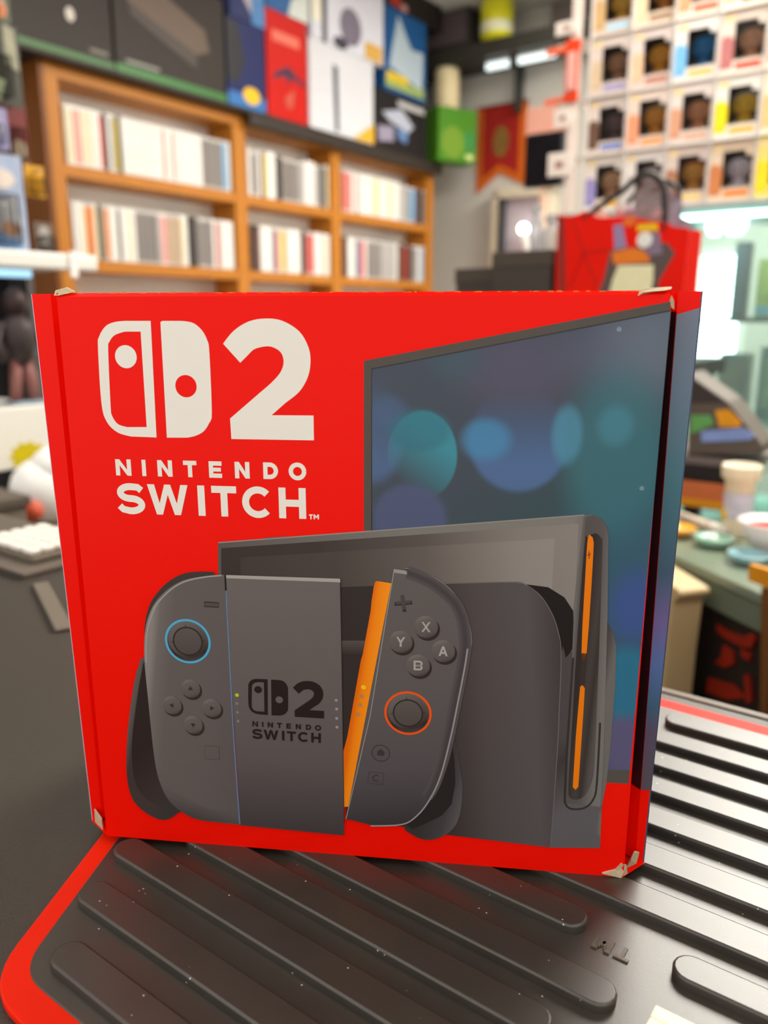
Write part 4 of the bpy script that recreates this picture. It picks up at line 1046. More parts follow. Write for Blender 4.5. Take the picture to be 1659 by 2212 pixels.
# plain red pennant with orange edging and a generic oval badge
pn = thing('pennant', 'red wall pennant with orange edging and swallowtail foot', 'pennant', W(-2.195, 4.094, 0.868), -TH)
PO = [(-.147, 0), (-.008, .098), (.147, .022), (.147, .43), (-.147, .43)]
PI = [(-.108, .078), (-.008, .142), (.104, .085), (.104, .432), (-.108, .432)]
G().prism(PO, -0.006, 0, axis='y').build('cloth', mat('orange pennant edging', (196, 92, 14), 0.8, vary=0.2, vscale=20), pn)
G().prism(PI, -0.009, -0.005, axis='y').build('red_field', mat('dark red pennant cloth', (150, 26, 18), 0.8, vary=0.2, vscale=20), pn)
G().prism(oval(-.002, .252, .048, .078), -0.011, -0.008, axis='y').build('oval_badge', mat('olive badge cloth', (126, 92, 40), 0.8, vary=0.4, vscale=30), pn)
G().tube([(-.15, -.006, .432), (.15, -.006, .432)], 0.007).build('rod', mat('brown rod', (110, 40, 24), 0.5), pn)

t = thing('door_mirror', 'pale mirror panel in a cream frame on the back wall', 'mirror', W(-2.07, 4.04, 0.42), -TH)
g = G()
for x0, x1, z0, z1 in ((-.125, -.082, 0, .44), (.185, .215, 0, .44), (-.125, .215, .40, .45)):
    g.box(x0, x1, -.04, .055, z0, z1)
g.build('mirror_frame', mat('cream frame paint', (206, 194, 172), 0.5), t, bevel=0.003)
G().box(-.082, -.056, -.045, .05, 0.03, .40).build('hinge_stile', mat('dark stile', (58, 60, 62), 0.4), t)
G().box(-.056, .185, 0, .02, 0.02, .40).build('mirror_glass', mat('lilac mirror', (176, 164, 172), 0.12, spec=0.8, vary=0.1, vscale=5), t)
t = thing('picture_light', 'small bright round lamp in front of the pale mirror panel', 'lamp', W(-1.985, 3.99, 0.655), -TH)
G().ball((0, -.02, 0), 0.026).build('bulb', mat('glowing lamp bulb', (255, 252, 244), 0.4, emit=9.0, vary=0), t, smooth=True)
G().tube([(0, -.02, -.02), (.012, -.02, -.06), (.03, -.01, -.12), (.035, .03, -.13)], 0.016).build('lamp_arm', WHITE, t)

# poster of pale pink card and black monitor on a stand, right of the pennant
t = thing('shop_monitor', 'black flat monitor on a post, beneath a pink card, right of the pennant', 'monitor', W(-1.66, 3.5, 0.77), -TH)
G().box(-.09, .09, -.02, .02, 0, .225).build('monitor_case', mat('black monitor', (26, 22, 26), 0.35), t, bevel=0.004)
G().box(-.082, .082, -.0215, -.0195, .01, .215).build('monitor_screen', mat('black glass', (18, 16, 20), 0.15), t)
G().box(-.012, .012, -.012, .012, FLOOR_Z - .77, 0).build('stand_post', mat('peach post paint', (206, 172, 150), 0.5), t)
G().lathe([(.16, FLOOR_Z - .77), (.15, FLOOR_Z - .755), (.02, FLOOR_Z - .74)], 20).build('stand_foot', BLACK, t)
t = thing('price_card', 'plain pink card standing on the black monitor', 'card', W(-1.655, 3.5, 0.995), -TH)
G().box(-.10, .10, -.004, .004, 0, .11).build('card_sheet', mat('pink card', (206, 150, 132), 0.6), t, bevel=0.001)
G().box(-.10, .10, -.012, .012, 0, .008).build('card_foot', mat('pink card', (206, 150, 132), 0.6), t)

# ------------------------------------------------------------------ wall of boxed figures on a clear rack
FB = 2.4                                        # front plane of the boxed figures
FA0, FP = -1.005, 0.1185                        # left edge of the first column, column pitch
FZ0, FR = 0.507, 0.157                          # bottom of the first row, row pitch
rk = thing('display_rack', 'clear rack of thin shelves and pale dividers holding the boxed figures', 'rack', W(-0.68, FB, FZ0), -TH)
RACKM = glass('clear rack plastic', (252, 246, 240), 0.5)
for r in range(5):
    G().box(FA0 + .68 - .11, FA0 + .68 + 5.9 * FP, -0.004, 0.10, r * FR - 0.0030, r * FR - 0.0006).build('shelf', RACKM, rk)
for i in range(7):
    G().box(FA0 + .68 + i * FP - .0052, FA0 + .68 + i * FP - .0008, -0.006, 0.10, 0, 4.0 * FR - .003).build('divider', RACKM, rk)
G().box(-.385, -.362, -.012, .010, -.0, 1.0).build('post', mat('pale rack post', (222, 206, 196), 0.4), rk)
FIGC = {  # (row, column): carton tint, portrait, head, hair, title colour
    (0, 0): ((238, 226, 216), (150, 140, 190), (214, 160, 110), (46, 36, 30), (230, 170, 60)), (0, 1): ((236, 226, 220), (196, 190, 186), (226, 190, 170), (70, 60, 60), (220, 90, 60)),
    (0, 2): ((222, 202, 192), (170, 116, 84), (226, 150, 60), (206, 90, 40), (236, 200, 120)), (0, 3): ((228, 204, 178), (196, 120, 70), (206, 200, 190), (64, 54, 46), (232, 120, 30)),
    (0, 4): ((236, 216, 120), (240, 206, 30), (236, 196, 150), (90, 60, 40), (220, 60, 40)), (0, 5): ((236, 226, 216), (120, 140, 180), (236, 196, 150), (90, 60, 40), (220, 160, 40)),
    (1, 0): ((232, 216, 206), (104, 74, 58), (92, 80, 74), (58, 48, 44), (90, 120, 196)), (1, 1): ((234, 214, 200), (226, 150, 112), (206, 140, 40), (226, 206, 150), (236, 150, 80)),
    (1, 2): ((232, 218, 210), (206, 150, 120), (180, 140, 90), (66, 50, 44), (206, 160, 130)), (1, 3): ((238, 232, 222), (236, 208, 20), (226, 170, 40), (240, 240, 236), (230, 170, 50)),
    (1, 4): ((240, 228, 204), (230, 180, 120), (240, 214, 170), (180, 120, 60), (220, 100, 50)), (1, 5): ((236, 226, 216), (120, 140, 180), (236, 196, 150), (90, 60, 40), (220, 160, 40)),
    (2, 0): ((226, 210, 200), (206, 180, 150), (150, 124, 86), (60, 54, 44), (150, 140, 190)), (2, 1): ((230, 212, 206), (226, 184, 150), (222, 146, 50), (50, 40, 34), (176, 110, 84)),
    (2, 2): ((236, 230, 222), (116, 178, 226), (44, 118, 156), (52, 140, 176), (230, 180, 90)), (2, 3): ((230, 214, 200), (176, 108, 106), (180, 146, 96), (90, 80, 60), (214, 60, 40)),
    (2, 4): ((238, 226, 210), (206, 150, 120), (226, 180, 130), (110, 70, 50), (220, 140, 40)), (2, 5): ((236, 226, 216), (120, 140, 180), (236, 196, 150), (90, 60, 40), (220, 160, 40)),
    (3, 0): ((222, 204, 188), (196, 160, 110), (222, 160, 60), (42, 36, 32), (164, 206, 236)), (3, 1): ((232, 214, 190), (226, 196, 160), (176, 130, 56), (110, 92, 40), (146, 110, 90)),
    (3, 2): ((236, 222, 208), (214, 150, 110), (226, 150, 90), (206, 84, 40), (222, 80, 30)), (3, 3): ((238, 220, 208), (226, 170, 120), (214, 160, 110), (100, 70, 50), (216, 76, 30)),
    (3, 4): ((238, 226, 210), (206, 150, 120), (226, 180, 130), (110, 70, 50), (220, 140, 40)),
}
COLN = {(44, 118, 156): 'blue', (226, 170, 40): 'yellow', (206, 140, 40): 'golden yellow', (222, 146, 50): 'golden', (222, 160, 60): 'golden orange', (226, 150, 60): 'orange', (206, 200, 190): 'silvery', (92, 80, 74): 'dark brown',
        (150, 124, 86): 'brownish', (180, 146, 96): 'pale tan', (176, 130, 56): 'mustard', (226, 150, 90): 'peach'}
ROWN = ['lowest', 'second', 'third', 'top']
COLO = ['first', 'second', 'third', 'fourth', 'fifth', 'sixth']
def figure_box(r, c):
    tint, port, head, hair, title = FIGC[(r, c)]
    nm = COLN.get(head, 'tan')
    t = thing('figure_box', '%s figure in a window carton, %s row, %s from the left of the rack' % (nm, ROWN[r], COLO[c]), 'toy box', W(FA0 + c * FP, FB + random.uniform(0, .006), FZ0 + r * FR), -TH, 'boxed figures on the clear rack')
    w, d, h = 0.1122, 0.088, 0.1525
    x0, x1, z0, z1 = .031, .107, .034, .126
    k = mat('figure carton %d %d %d' % tint, tuple(x * .93 for x in tint), 0.35, vary=0.04, vscale=20)
    g = G()
    g.box(0, w, d - .0015, d, 0, h).box(0, .0015, 0, d, 0, h).box(w - .0015, w, 0, d, 0, h).box(0, w, 0, d, 0, .0015).box(0, w, 0, d, h - .0015, h)
    g.box(0, x0, 0, .0015, 0, h).box(x1, w, 0, .0015, 0, h).box(x0, x1, 0, .0015, 0, z0).box(x0, x1, 0, .0015, z1, h).box(x1 - .018, x1, .0, .0014, z1 - .014, z1)
    g.build('carton_shell', k, t)
    G().box(.002, w - .002, d - .004, d - .002, .002, h - .002).box(.0022, .0035, .004, d - .004, .002, h - .002).build('dark_lining', DARKIN, t)
    G().box(x0 - .002, x1 + .002, .0017, .0022, z0 - .002, z1 + .002).build('window_pane', CLEAR, t)
    G().prism([(.001, .016), (.030, .016), (.033, .04), (.033, .075), (.026, .092), (.012, .096), (.001, .09)], -.0006, .0, axis='y').build('portrait_print', mat('figure ink %d %d %d' % port, port, 0.4, vary=0.3, vscale=60), t)
    G().prism(rect(.040, .102, .012, .026), -.0006, .0, axis='y').build('title_strip', mat('figure ink %d %d %d' % title, title, 0.4, vary=0.3, vscale=80), t)
    G().prism(rect(.006, .030, .128, .142), -.0006, .0, axis='y').build('corner_print', mat('figure ink 232 206 150', (232, 206, 150), 0.4, vary=0.2, vscale=80), t)
    cx, cy = (x0 + x1) / 2, .034
    f = G()
    f.ball((cx, cy, .086), (.034, .029, .029))
    f.lathe([(.012, 0), (.015, .012), (.013, .03), (.008, .042)], 12, c=(cx, cy, .025))
    f.tube([(cx - .010, cy, .056), (cx - .022, cy - .004, .038)], .0045, 6).tube([(cx + .010, cy, .056), (cx + .022, cy - .004, .038)], .0045, 6)
    f.tube([(cx - .006, cy, .03), (cx - .007, cy, .002)], .006, 6).tube([(cx + .006, cy, .03), (cx + .007, cy, .002)], .006, 6)
    fo = f.build('figurine', mat('figure skin %d %d %d' % head, (min(255, head[0] * 1.35), min(255, head[1] * 1.2), min(255, head[2] * 1.3)), 0.4, vary=0.06), t, smooth=True)
    G().ball((cx, cy + .007, .097), (.0345, .0285, .022)).build('hair', mat('figure hair %d %d %d' % hair, hair, 0.5, vary=0.1), fo, smooth=True)
    e = G().ball((cx - .011, cy - .0275, .084), (.0035, .002, .0045), 8, 5).ball((cx + .011, cy - .0275, .084), (.0035, .002, .0045), 8, 5)
    e.build('eyes', mat('black toy eyes', (16, 14, 14), 0.2), fo, smooth=True)
for (r, c) in sorted(FIGC):
    figure_box(r, c)
# tags clipped to the rack post
for z0, zz, colr, lab in ((.813, .018, (222, 62, 14), 'orange-red clip on the rack post, lower of the two'), (.945, .022, (226, 58, 12), 'orange-red clip on the rack post, upper of the two')):
    t = thing('post_clip', lab, 'clip', W(-1.054, FB - .0105, z0), -TH, 'orange clips on the rack post')
    G().box(-.024, .020, -.012, -.0025, 0, zz + .012).build('clip_body', mat('orange red plastic', colr, 0.35), t, bevel=0.003)
    G().box(-.085, -.024, -.010, -.004, 0.002, zz).build('clip_arm', mat('faded orange plastic', (226, 104, 70), 0.4), t, bevel=0.002)
t = thing('tag_sleeve', 'pink and orange sleeve hanging between the two clips on the rack post', 'sleeve', W(-1.054, FB - .0205, .845), -TH)
G().box(-.020, .018, -.004, .004, 0, .10).build('sleeve_edge', mat('orange red plastic', (222, 62, 14), 0.35), t, bevel=0.002)
G().box(-.013, .011, -.006, -.003, 0, .10).build('sleeve_window', mat('pink sleeve', (230, 170, 160), 0.4), t)
for a_, z0, w_, h_, lab in ((-1.118, .613, .075, .066, 'white shelf ticket left of the rack post, lower'), (-1.105, .748, .055, .05, 'white shelf ticket left of the rack post, upper'), (-1.112, .995, .07, .035, 'white shelf ticket left of the rack post, topmost')):
    t = thing('shelf_ticket', lab, 'ticket', W(a_, FB - .017, z0), -TH, 'shelf tickets by the rack post')
    G().box(0, w_, -.004, 0, 0, h_).build('ticket_card', mat('white ticket card', (226, 214, 204), 0.5), t, bevel=0.001)
    G().box(w_ * .35, w_ * .65, -.0052, -.004, h_ * .35, h_ * .6).build('ticket_print', mat('brown ticket ink', (150, 90, 70), 0.5), t)
    G().box(w_ - .001, w_ + .006, -.003, .001, h_ * .4, h_ * .6).build('ticket_hook', WHITE, t)

# ------------------------------------------------------------------ glass cabinet below the rack
gc = thing('glass_cabinet', 'tall glass cabinet with green-edged shelves beneath the boxed figures', 'cabinet', W(-.33, 2.62, FLOOR_Z), -TH)
def cb(name, a0, a1, b0, b1, z0, z1, m, bevel=0.0):
    return G().box(a0 + .33, a1 + .33, b0 - 2.62, b1 - 2.62, z0 - FLOOR_Z, z1 - FLOOR_Z).build(name, m, gc, bevel=bevel)
cb('top_board', -1.12, .45, 2.38, 2.86, .486, .503, mat('grey green cabinet top', (150, 160, 156), 0.35), .002)
cb('base', -.80, .45, 2.40, 2.86, FLOOR_Z, FLOOR_Z + .35, mat('grey cabinet base', (150, 144, 136), 0.5))
cb('glass_front', -.80, .45, 2.40, 2.405, FLOOR_Z + .35, .486, TEAL)
cb('glass_end', -.80, -.795, 2.405, 2.86, FLOOR_Z + .35, .486, TEAL)
for z in (.19, -.10, -.38):
    cb('glass_shelf', -.79, .44, 2.42, 2.85, z, z + .008, TEAL)
cb('shelf_edge', -.79, .44, 2.406, 2.42, .186, .200, mat('grey shelf edge', (96, 98, 94), 0.4))
cb('corner_post', -.805, -.79, 2.388, 2.40, FLOOR_Z + .0, .486, mat('silver post', (190, 204, 200), 0.3, metal=0.4))
for a_, r_ in ((-.640, .022), (-.585, .030)):
    t = thing('cabinet_spotlight', 'bright round spotlight under the cabinet top, %s one' % ('smaller' if r_ < .025 else 'larger'), 'spotlight', W(a_, 2.47, .486), -TH, 'cabinet spotlights')
    G().lathe([(r_ * .7, -.012), (r_ * .7, -.0005)], 18).build('lamp_body', mat('silver post', (190, 204, 200), 0.3, metal=0.4), t)
    G().lathe([(r_ * .6, -.06), (r_, -.04), (r_, -.012)], 18).build('lamp_lens', mat('glowing spotlight lens', (236, 252, 255), 0.4, emit=6.0, vary=0), t, smooth=True)
t = thing('light_strip', 'cool fill light strip added inside the glass cabinet under its top', 'light strip', W(-.30, 2.43, .4855), -TH)  # unseen strip, added to brighten the inside of the cabinet
G().box(-.47, .70, -.012, .012, -.006, 0).build('housing', WHITE, t)
G().box(-.465, .695, -.010, .010, -.018, -.006).build('diffuser', mat('added cabinet fill diffuser', (224, 250, 248), 0.4, emit=9.0, vary=0), t)
YEL, BLU = (206, 190, 96), (140, 176, 204)
for i, (a_, w_, h_, colr, lab) in enumerate([(-.52, .055, .16, YEL, 'pale yellow box with blue foot on the upper glass shelf'), (-.445, .06, .20, (190, 150, 60), 'ochre box on the upper glass shelf, right of the pale yellow box'), (-.375, .06, .15, (150, 130, 120), 'brown box on the upper glass shelf, next to the ochre box')]):
    t = thing('boxed_toy', lab, 'toy box', W(a_, 2.50, .1985), -TH, 'toy boxes in the glass cabinet')
    G().box(0, w_, 0, .08, 0, h_).build('carton_body', mat('toy board %d %d %d' % colr, colr, 0.4, vary=0.25, vscale=25), t, bevel=0.002)
    G().box(.003, w_ - .003, -.001, 0.0005, .006, .034).build('foot_print', mat('toy foot ink %d' % i, (BLU, (120, 80, 60), (200, 190, 180))[i], 0.4), t)
    G().box(.012, w_ - .012, -.001, 0.0005, .06, h_ - .02).build('picture_print', mat('toy picture ink %d' % i, ((226, 206, 110), (214, 176, 70), (170, 160, 160))[i], 0.4, vary=0.4, vscale=30), t)
t = thing('loudspeaker', 'slim black loudspeaker inside the glass cabinet beside the yellow box', 'speaker', W(-.59, 2.52, .1985), -TH)
G().box(0, .04, 0, .05, 0, .21).build('speaker_case', mat('blue black plastic', (40, 44, 54), 0.4), t, bevel=0.003)
G().box(.005, .035, -.0015, 0.001, .01, .20).build('speaker_grille', mat('grey grille', (90, 92, 104), 0.6), t)
for i, (a_, w_, h_, colr, lab) in enumerate([(-.70, .07, .17, (126, 134, 150), 'blue-grey box on the lower glass shelf'), (-.60, .08, .19, (150, 140, 134), 'taupe box on the lower glass shelf'), (-.49, .05, .21, (150, 156, 160), 'pale grey box on the lower glass shelf'), (-.43, .07, .2, (110, 120, 130), 'slate box on the lower glass shelf')]):
    t = thing('boxed_toy', lab, 'toy box', W(a_, 2.50, -.0915), -TH, 'toy boxes in the glass cabinet')
    G().box(0, w_, 0, .08, 0, h_).build('carton_body', mat('toy board %d %d %d' % colr, colr, 0.4, vary=0.25, vscale=25), t, bevel=0.002)
    G().box(.012, w_ - .012, -.001, 0.0005, .04, h_ - .03).build('picture_print', mat('toy picture ink b%d' % i, ((150, 150, 176), (176, 150, 130), (200, 200, 170), (120, 150, 170))[i], 0.4, vary=0.4, vscale=30), t)

# ------------------------------------------------------------------ dark table with the red bag and black boxes
TZ = 0.12
tb = thing('display_table', 'dark display table behind the carton, carrying the red bag', 'table', W(-.72, 1.52, FLOOR_Z), -TH)
G().box(-.26, .315, -.17, .22, TZ - .03 - FLOOR_Z, TZ - FLOOR_Z).build('table_top', BLACK, tb, bevel=0.003)
for x in (-.24, .27):
    for y in (-.15, .17):
        G().box(x, x + .03, y, y + .03, 0, TZ - .03 - FLOOR_Z).build('leg', BLACK, tb)
bag = thing('gift_bag', 'red gift bag with black handles and a dark printed panel, on the dark table', 'bag', W(-.537, 1.45, TZ + .0008), -TH)
BZ = TZ + .0008
def bp(pts, da=.537):
    return [(a + da, z - BZ) for a, z in pts]
BAGR = mat('red bag paper', (244, 22, 0), 0.5, spec=0.1, vary=0.12, vscale=14, bump=0.5, bscale=18)
tops = bp([(-0.6565, 0.3820), (-0.6353, 0.3773), (-0.6158, 0.3807), (-0.6029, 0.3853), (-0.5802, 0.3719), (-0.5545, 0.3701), (-0.5335, 0.3702), (-0.5043, 0.3651), (-0.4716, 0.3583), (-0.4557, 0.3557), (-0.4433, 0.3475), (-0.4276, 0.3450), (-0.4160, 0.3428)])
g = G()
n = len(tops)
fb = [(x, 0, z) for x, z in tops]; bb = [(x * .98, .09 + .006 * math.sin(3 * i), z + .004) for i, (x, z) in enumerate(tops)]
lo = [(x * .96, .0, 0) for x, z in tops]; lb = [(x * .96, .09, 0) for x, z in tops]
g.add(fb + lo, [(i, i + 1, n + i + 1, n + i) for i in range(n - 1)])
g.add(bb + lb, [(i, i + 1, n + i + 1, n + i) for i in range(n - 1)])
g.add([lo[0], lo[-1], lb[-1], lb[0]], [(0, 1, 2, 3)])
mid_l = (tops[0][0] + .012, .045, tops[0][1]); mid_r = (tops[-1][0] - .012, .045, tops[-1][1])
g.add([fb[0], mid_l, bb[0], lo[0], (lo[0][0] + .012, .045, 0), lb[0]], [(0, 1, 4, 3), (1, 2, 5, 4)])
g.add([fb[-1], mid_r, bb[-1], lo[-1], (lo[-1][0] - .012, .045, 0), lb[-1]], [(0, 1, 4, 3), (1, 2, 5, 4)])
g.build('bag_body', BAGR, bag)
def bprint(name, pts, dep, rgb, label=None):
    o = G().prism(bp(pts), -.0006 - .0004 * dep, -.0002, axis='y').build(name, mat('bag ink %d %d %d' % rgb, rgb, 0.45, vary=0.12), bag)
    return o
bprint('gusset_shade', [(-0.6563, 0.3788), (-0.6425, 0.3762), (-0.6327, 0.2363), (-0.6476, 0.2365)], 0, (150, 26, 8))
bprint('dark_panel', [(-0.5515, 0.3150), (-0.4529, 0.3225), (-0.4366, 0.3050), (-0.4605, 0.2599), (-0.4604, 0.2177), (-0.5791, 0.2189), (-0.5618, 0.2627)], 0, (92, 76, 72))
bprint('cream_print', [(-0.5352, 0.2882), (-0.4723, 0.2866), (-0.4710, 0.2602), (-0.4767, 0.2179), (-0.5527, 0.2187), (-0.5437, 0.2638)], 1, (244, 236, 190))
bprint('orange_print', [(-0.5486, 0.3102), (-0.5254, 0.3154), (-0.5071, 0.3160), (-0.4820, 0.3079), (-0.4792, 0.2915), (-0.5438, 0.2901)], 1, (244, 128, 14))
bprint('lilac_print', [(-0.5024, 0.3397), (-0.4671, 0.3414), (-0.4578, 0.3044), (-0.4833, 0.3025), (-0.4973, 0.3155)], 1, (136, 116, 138))
bprint('lilac_print', [(-0.5493, 0.3573), (-0.5326, 0.3578), (-0.5222, 0.3183), (-0.5438, 0.3147)], 1, (156, 136, 176))
bprint('yellow_print', [(-0.5060, 0.3560), (-0.4714, 0.3553), (-0.4688, 0.3430), (-0.5059, 0.3430)], 2, (250, 196, 10))
bprint('white_oval_print', oval(*(lambda q: (q[0][0], q[0][1], abs(q[1][0] - q[0][0]), abs(q[2][1] - q[0][1])))([(-0.4910, 0.3291), (-0.4772, 0.3283), (-0.4920, 0.3422)])), 2, (246, 240, 232))
bprint('orange_print', oval(*(lambda q: (q[0][0], q[0][1], abs(q[1][0] - q[0][0]), abs(q[2][1] - q[0][1])))([(-0.5204, 0.3616), (-0.5089, 0.3608), (-0.5211, 0.3708)])), 2, (240, 112, 24))
cr2 = G()
for pth in ([(-0.6280, 0.3752), (-0.6011, 0.3134), (-0.6263, 0.2528)], [(-0.6011, 0.3134), (-0.5524, 0.3151)], [(-0.6009, 0.3110), (-0.5724, 0.2516)]):
    q = bp(pth)
    cr2.tube([(x, -.0006, z) for x, z in q], .0012, 6)
cr2.build('crease', mat('dark red crease', (176, 30, 8), 0.5), bag)
STRAP = mat('black bag strap', (54, 46, 44), 0.6)
g = G(); g.tube([(x, .004, z) for x, z in spline(bp([(-0.6082, 0.3722), (-0.5814, 0.3892), (-0.5584, 0.4029), (-0.5367, 0.4148), (-0.5204, 0.4285), (-0.5033, 0.4373), (-0.4840, 0.4339), (-0.4702, 0.4193), (-0.4635, 0.3936), (-0.4592, 0.3409)]), 4, False)], .0052, 8); g.build('front_handle', STRAP, bag, smooth=True)
g = G(); g.tube([(x, .075, z) for x, z in spline(bp([(-0.5711, 0.3634), (-0.5578, 0.3936), (-0.5370, 0.4194), (-0.5055, 0.4345), (-0.4733, 0.4285), (-0.4594, 0.4007), (-0.4582, 0.3484)]), 4, False)], .0045, 8); g.build('rear_handle', STRAP, bag, smooth=True)
rt = random.Random(5)
for k, (x, z, colr) in enumerate([(-.02, .25, (226, 216, 214)), (.015, .262, (190, 184, 196)), (.055, .27, (232, 224, 224)), (.075, .262, (168, 160, 176)), (-.05, .25, (226, 214, 196)), (.035, .285, (150, 140, 138))]):
    g = G()
    for j in range(3):
        dx, dz = rt.uniform(-.016, .016), rt.uniform(-.03, .02)
        g.add([(x - .02 + dx, .03 + .01 * j, .18), (x + .02 + dx, .034 + .01 * j, .18), (x + .022 + dx, .05 + .006 * j, z + dz), (x + dx, .03 + .012 * j, z + .012 + dz), (x - .022 + dx, .045, z - .01 + dz)], [(0, 1, 2, 3, 4)])
    tag(g.build('tissue_paper', mat('tissue %d %d %d' % colr, colr, 0.5, vary=0.1), bag), kind='stuff')
# black boxes and the clear jars on top
for lab, a0, a1, top, y0 in (('small black storage box left of the larger one, behind the carton', -.900, -.797, .297, 1.49), ('larger black storage box between the small one and the red bag', -.792, -.664, .322, 1.45)):
    t = thing('storage_box', lab, 'box', W((a0 + a1) / 2, y0, TZ + .0008), -TH, 'black storage boxes on the dark table')
    w_ = (a1 - a0) / 2; h_ = top - TZ - .0008
    G().box(-w_ + .002, w_ - .002, 0.002, .13, 0, h_ - .02).build('box_body', mat('dark box card', (70, 61, 54), 0.6), t, bevel=0.002)
    G().box(-w_, w_, 0, .132, h_ - .03, h_).build('lid', mat('dark lid card', (78, 68, 58), 0.6), t, bevel=0.002)
for a_, r_, h_, lab in ((-.690, .016, .055, 'clear glass jar on the black storage box nearest the red bag'), (-.722, .013, .075, 'taller clear glass jar on the black storage box')):
    t = thing('glass_jar', lab, 'jar', W(a_, 1.50, .3228), -TH, 'clear jars on the black boxes')
    G().lathe([(r_ * .85, 0), (r_, .006), (r_, h_ * .7), (r_ * .6, h_ * .85), (r_ * .6, h_)], 18).build('jar_body', glass('clear jar glass', (236, 238, 240), 0.72), t, smooth=True)
    G().lathe([(r_ * .66, h_ + .0003), (r_ * .66, h_ + .012)], 18).build('lid', mat('silver jar lid', (190, 186, 182), 0.3, metal=0.6), t)

# ------------------------------------------------------------------ glass showcase beyond the counter's right end
RZ = -TH - R(37.5)                              # its own turn
SO = (-0.36, 1.075)                             # left front corner of its top
sc = thing('showcase', 'low dark showcase with a green glass top beyond the counter end', 'showcase', W(SO[0], SO[1], FLOOR_Z), RZ)
sz = -0.1 - FLOOR_Z
G().box(0.0, .62, .01, .70, 0, sz - .045).build('case_body', mat('dark brown case body', (40, 32, 28), 0.5), sc, bevel=0.003)
G().box(0.0, .62, .0, .70, sz - .012, sz).build('glass_top', mat('green glass top', (128, 140, 120), 0.15, spec=0.6, vary=0.25, vscale=8), sc, bevel=0.002)
G().box(0.02, .62, .004, .008, sz - .045, sz - .012).build('glass_front', mat('green glass edge', (112, 122, 104), 0.2, vary=0.3, vscale=10), sc)
for i, pts in enumerate(([(0.1901, -0.1253), (0.2044, -0.1291), (0.2254, -0.1229), (0.2366, -0.1223), (0.2353, -0.1283), (0.2120, -0.1378), (0.1971, -0.1339)], [(0.1898, -0.1636), (0.2081, -0.1654), (0.2372, -0.1614), (0.2463, -0.1522), (0.2542, -0.1557), (0.2490, -0.1702), (0.2345, -0.1739), (0.2063, -0.1749), (0.1927, -0.1720)], [(0.2044, -0.1845), (0.2208, -0.1865), (0.2244, -0.2002), (0.2115, -0.2106), (0.1934, -0.2113), (0.2034, -0.1998)],
                         [(0.2334, -0.1767), (0.2501, -0.1776), (0.2485, -0.1863), (0.2363, -0.1858)], [(0.1849, -0.2358), (0.2250, -0.2258), (0.2493, -0.2320), (0.2201, -0.2473), (0.1842, -0.2547)], [(0.2424, -0.2062), (0.2509, -0.2024), (0.2596, -0.2304), (0.2517, -0.2378)])):
    G().prism([(x, z - FLOOR_Z) for x, z in pts], .006, .0098, axis='y').build('red_stroke', mat('dark red stroke paint', (150, 34, 10), 0.6, vary=0.3, vscale=40), sc)
G().prism([(x, z - FLOOR_Z) for x, z in [(0.2435, -0.0708), (0.2745, -0.0688), (0.2776, -0.0887), (0.2441, -0.0890)]], -.004, .0035, axis='y').build('yellow_card', mat('amber card', (226, 150, 16), 0.5), sc)
G().prism([(x, z - FLOOR_Z) for x, z in [(0.2643, -0.0910), (0.2842, -0.0881), (0.2923, -0.2279), (0.2832, -0.2325)]], -.003, .0096, axis='y').build('brown_post', mat('brown post', (120, 76, 34), 0.5), sc)
pc_ = thing('display_pillar', 'cream display pillar with a dark upright slot, left of the showcase front', 'pillar', W(SO[0], SO[1], FLOOR_Z), RZ)
P0 = [(0.0827, -0.1010), (0.1312, -0.1067), (0.1755, -0.1108), (0.1923, -0.1124), (0.1979, -0.1175), (0.1855, -0.1333), (0.1827, -0.1964), (0.1821, -0.2708)]
P0 = P0 + [(P0[-1][0], FLOOR_Z), (P0[0][0], FLOOR_Z)]
G().prism([(x, z - FLOOR_Z) for x, z in P0], -.055, -.012, axis='y').build('pillar_body', mat('cream pillar board', (200, 174, 128), 0.5, vary=0.08, vscale=8), pc_, bevel=0.003)
G().prism([(x, z - FLOOR_Z) for x, z in [(0.1317, -0.1236), (0.1465, -0.1261), (0.1467, -0.2315), (0.1323, -0.2364)]], -.0565, -.054, axis='y').build('slot', mat('dark slot', (34, 26, 22), 0.6), pc_)
# things on the showcase
def on_top(name, label, cat, a, b, rz=-TH, group=None):
    return thing(name, label, cat, W(a, b, -0.0994), rz, group)
t = on_top('game_crate', 'orange carton at the bottom of the stack on the showcase', 'carton', -.33, 1.30)
G().box(-.07, .055, 0, .14, 0, .042).build('carton_body', mat('burnt orange board', (206, 110, 60), 0.5, vary=0.15, vscale=20), t, bevel=0.002)
G().box(-.068, .053, -.0012, .0005, .002, .014).build('amber_print', mat('amber card', (226, 150, 16), 0.5), t)
t = thing('console_tray', 'dark grey flat console resting on the orange carton', 'console', W(-.33, 1.30, -0.0568), -TH)
G().box(-.07, .075, 0, .14, 0, .026).build('lower_case', mat('black console', (40, 34, 34), 0.4), t, bevel=0.003)
G().box(-.07, .085, -.004, .14, .0262, .040).build('upper_case', mat('grey console', (112, 100, 96), 0.4), t, bevel=0.003)
t = thing('picture_stand', 'wedge-shaped stand with orange, green and blue pictures, on the grey console', 'display stand', W(-.33, 1.30, -0.0162), -TH)
WP = [(x + .33, z + .0162) for x, z in [(-0.3571, 0.0979), (-0.3428, 0.0871), (-0.2939, 0.0557), (-0.2388, -0.0064), (-0.2374, -0.0205), (-0.3459, -0.0319)]]
zmin = min(z for x, z in WP)
G().prism([(x, z - zmin) for x, z in WP], 0, .09, axis='y').build('wedge_body', mat('dark stand board', (92, 80, 72), 0.5), t, bevel=0.002)
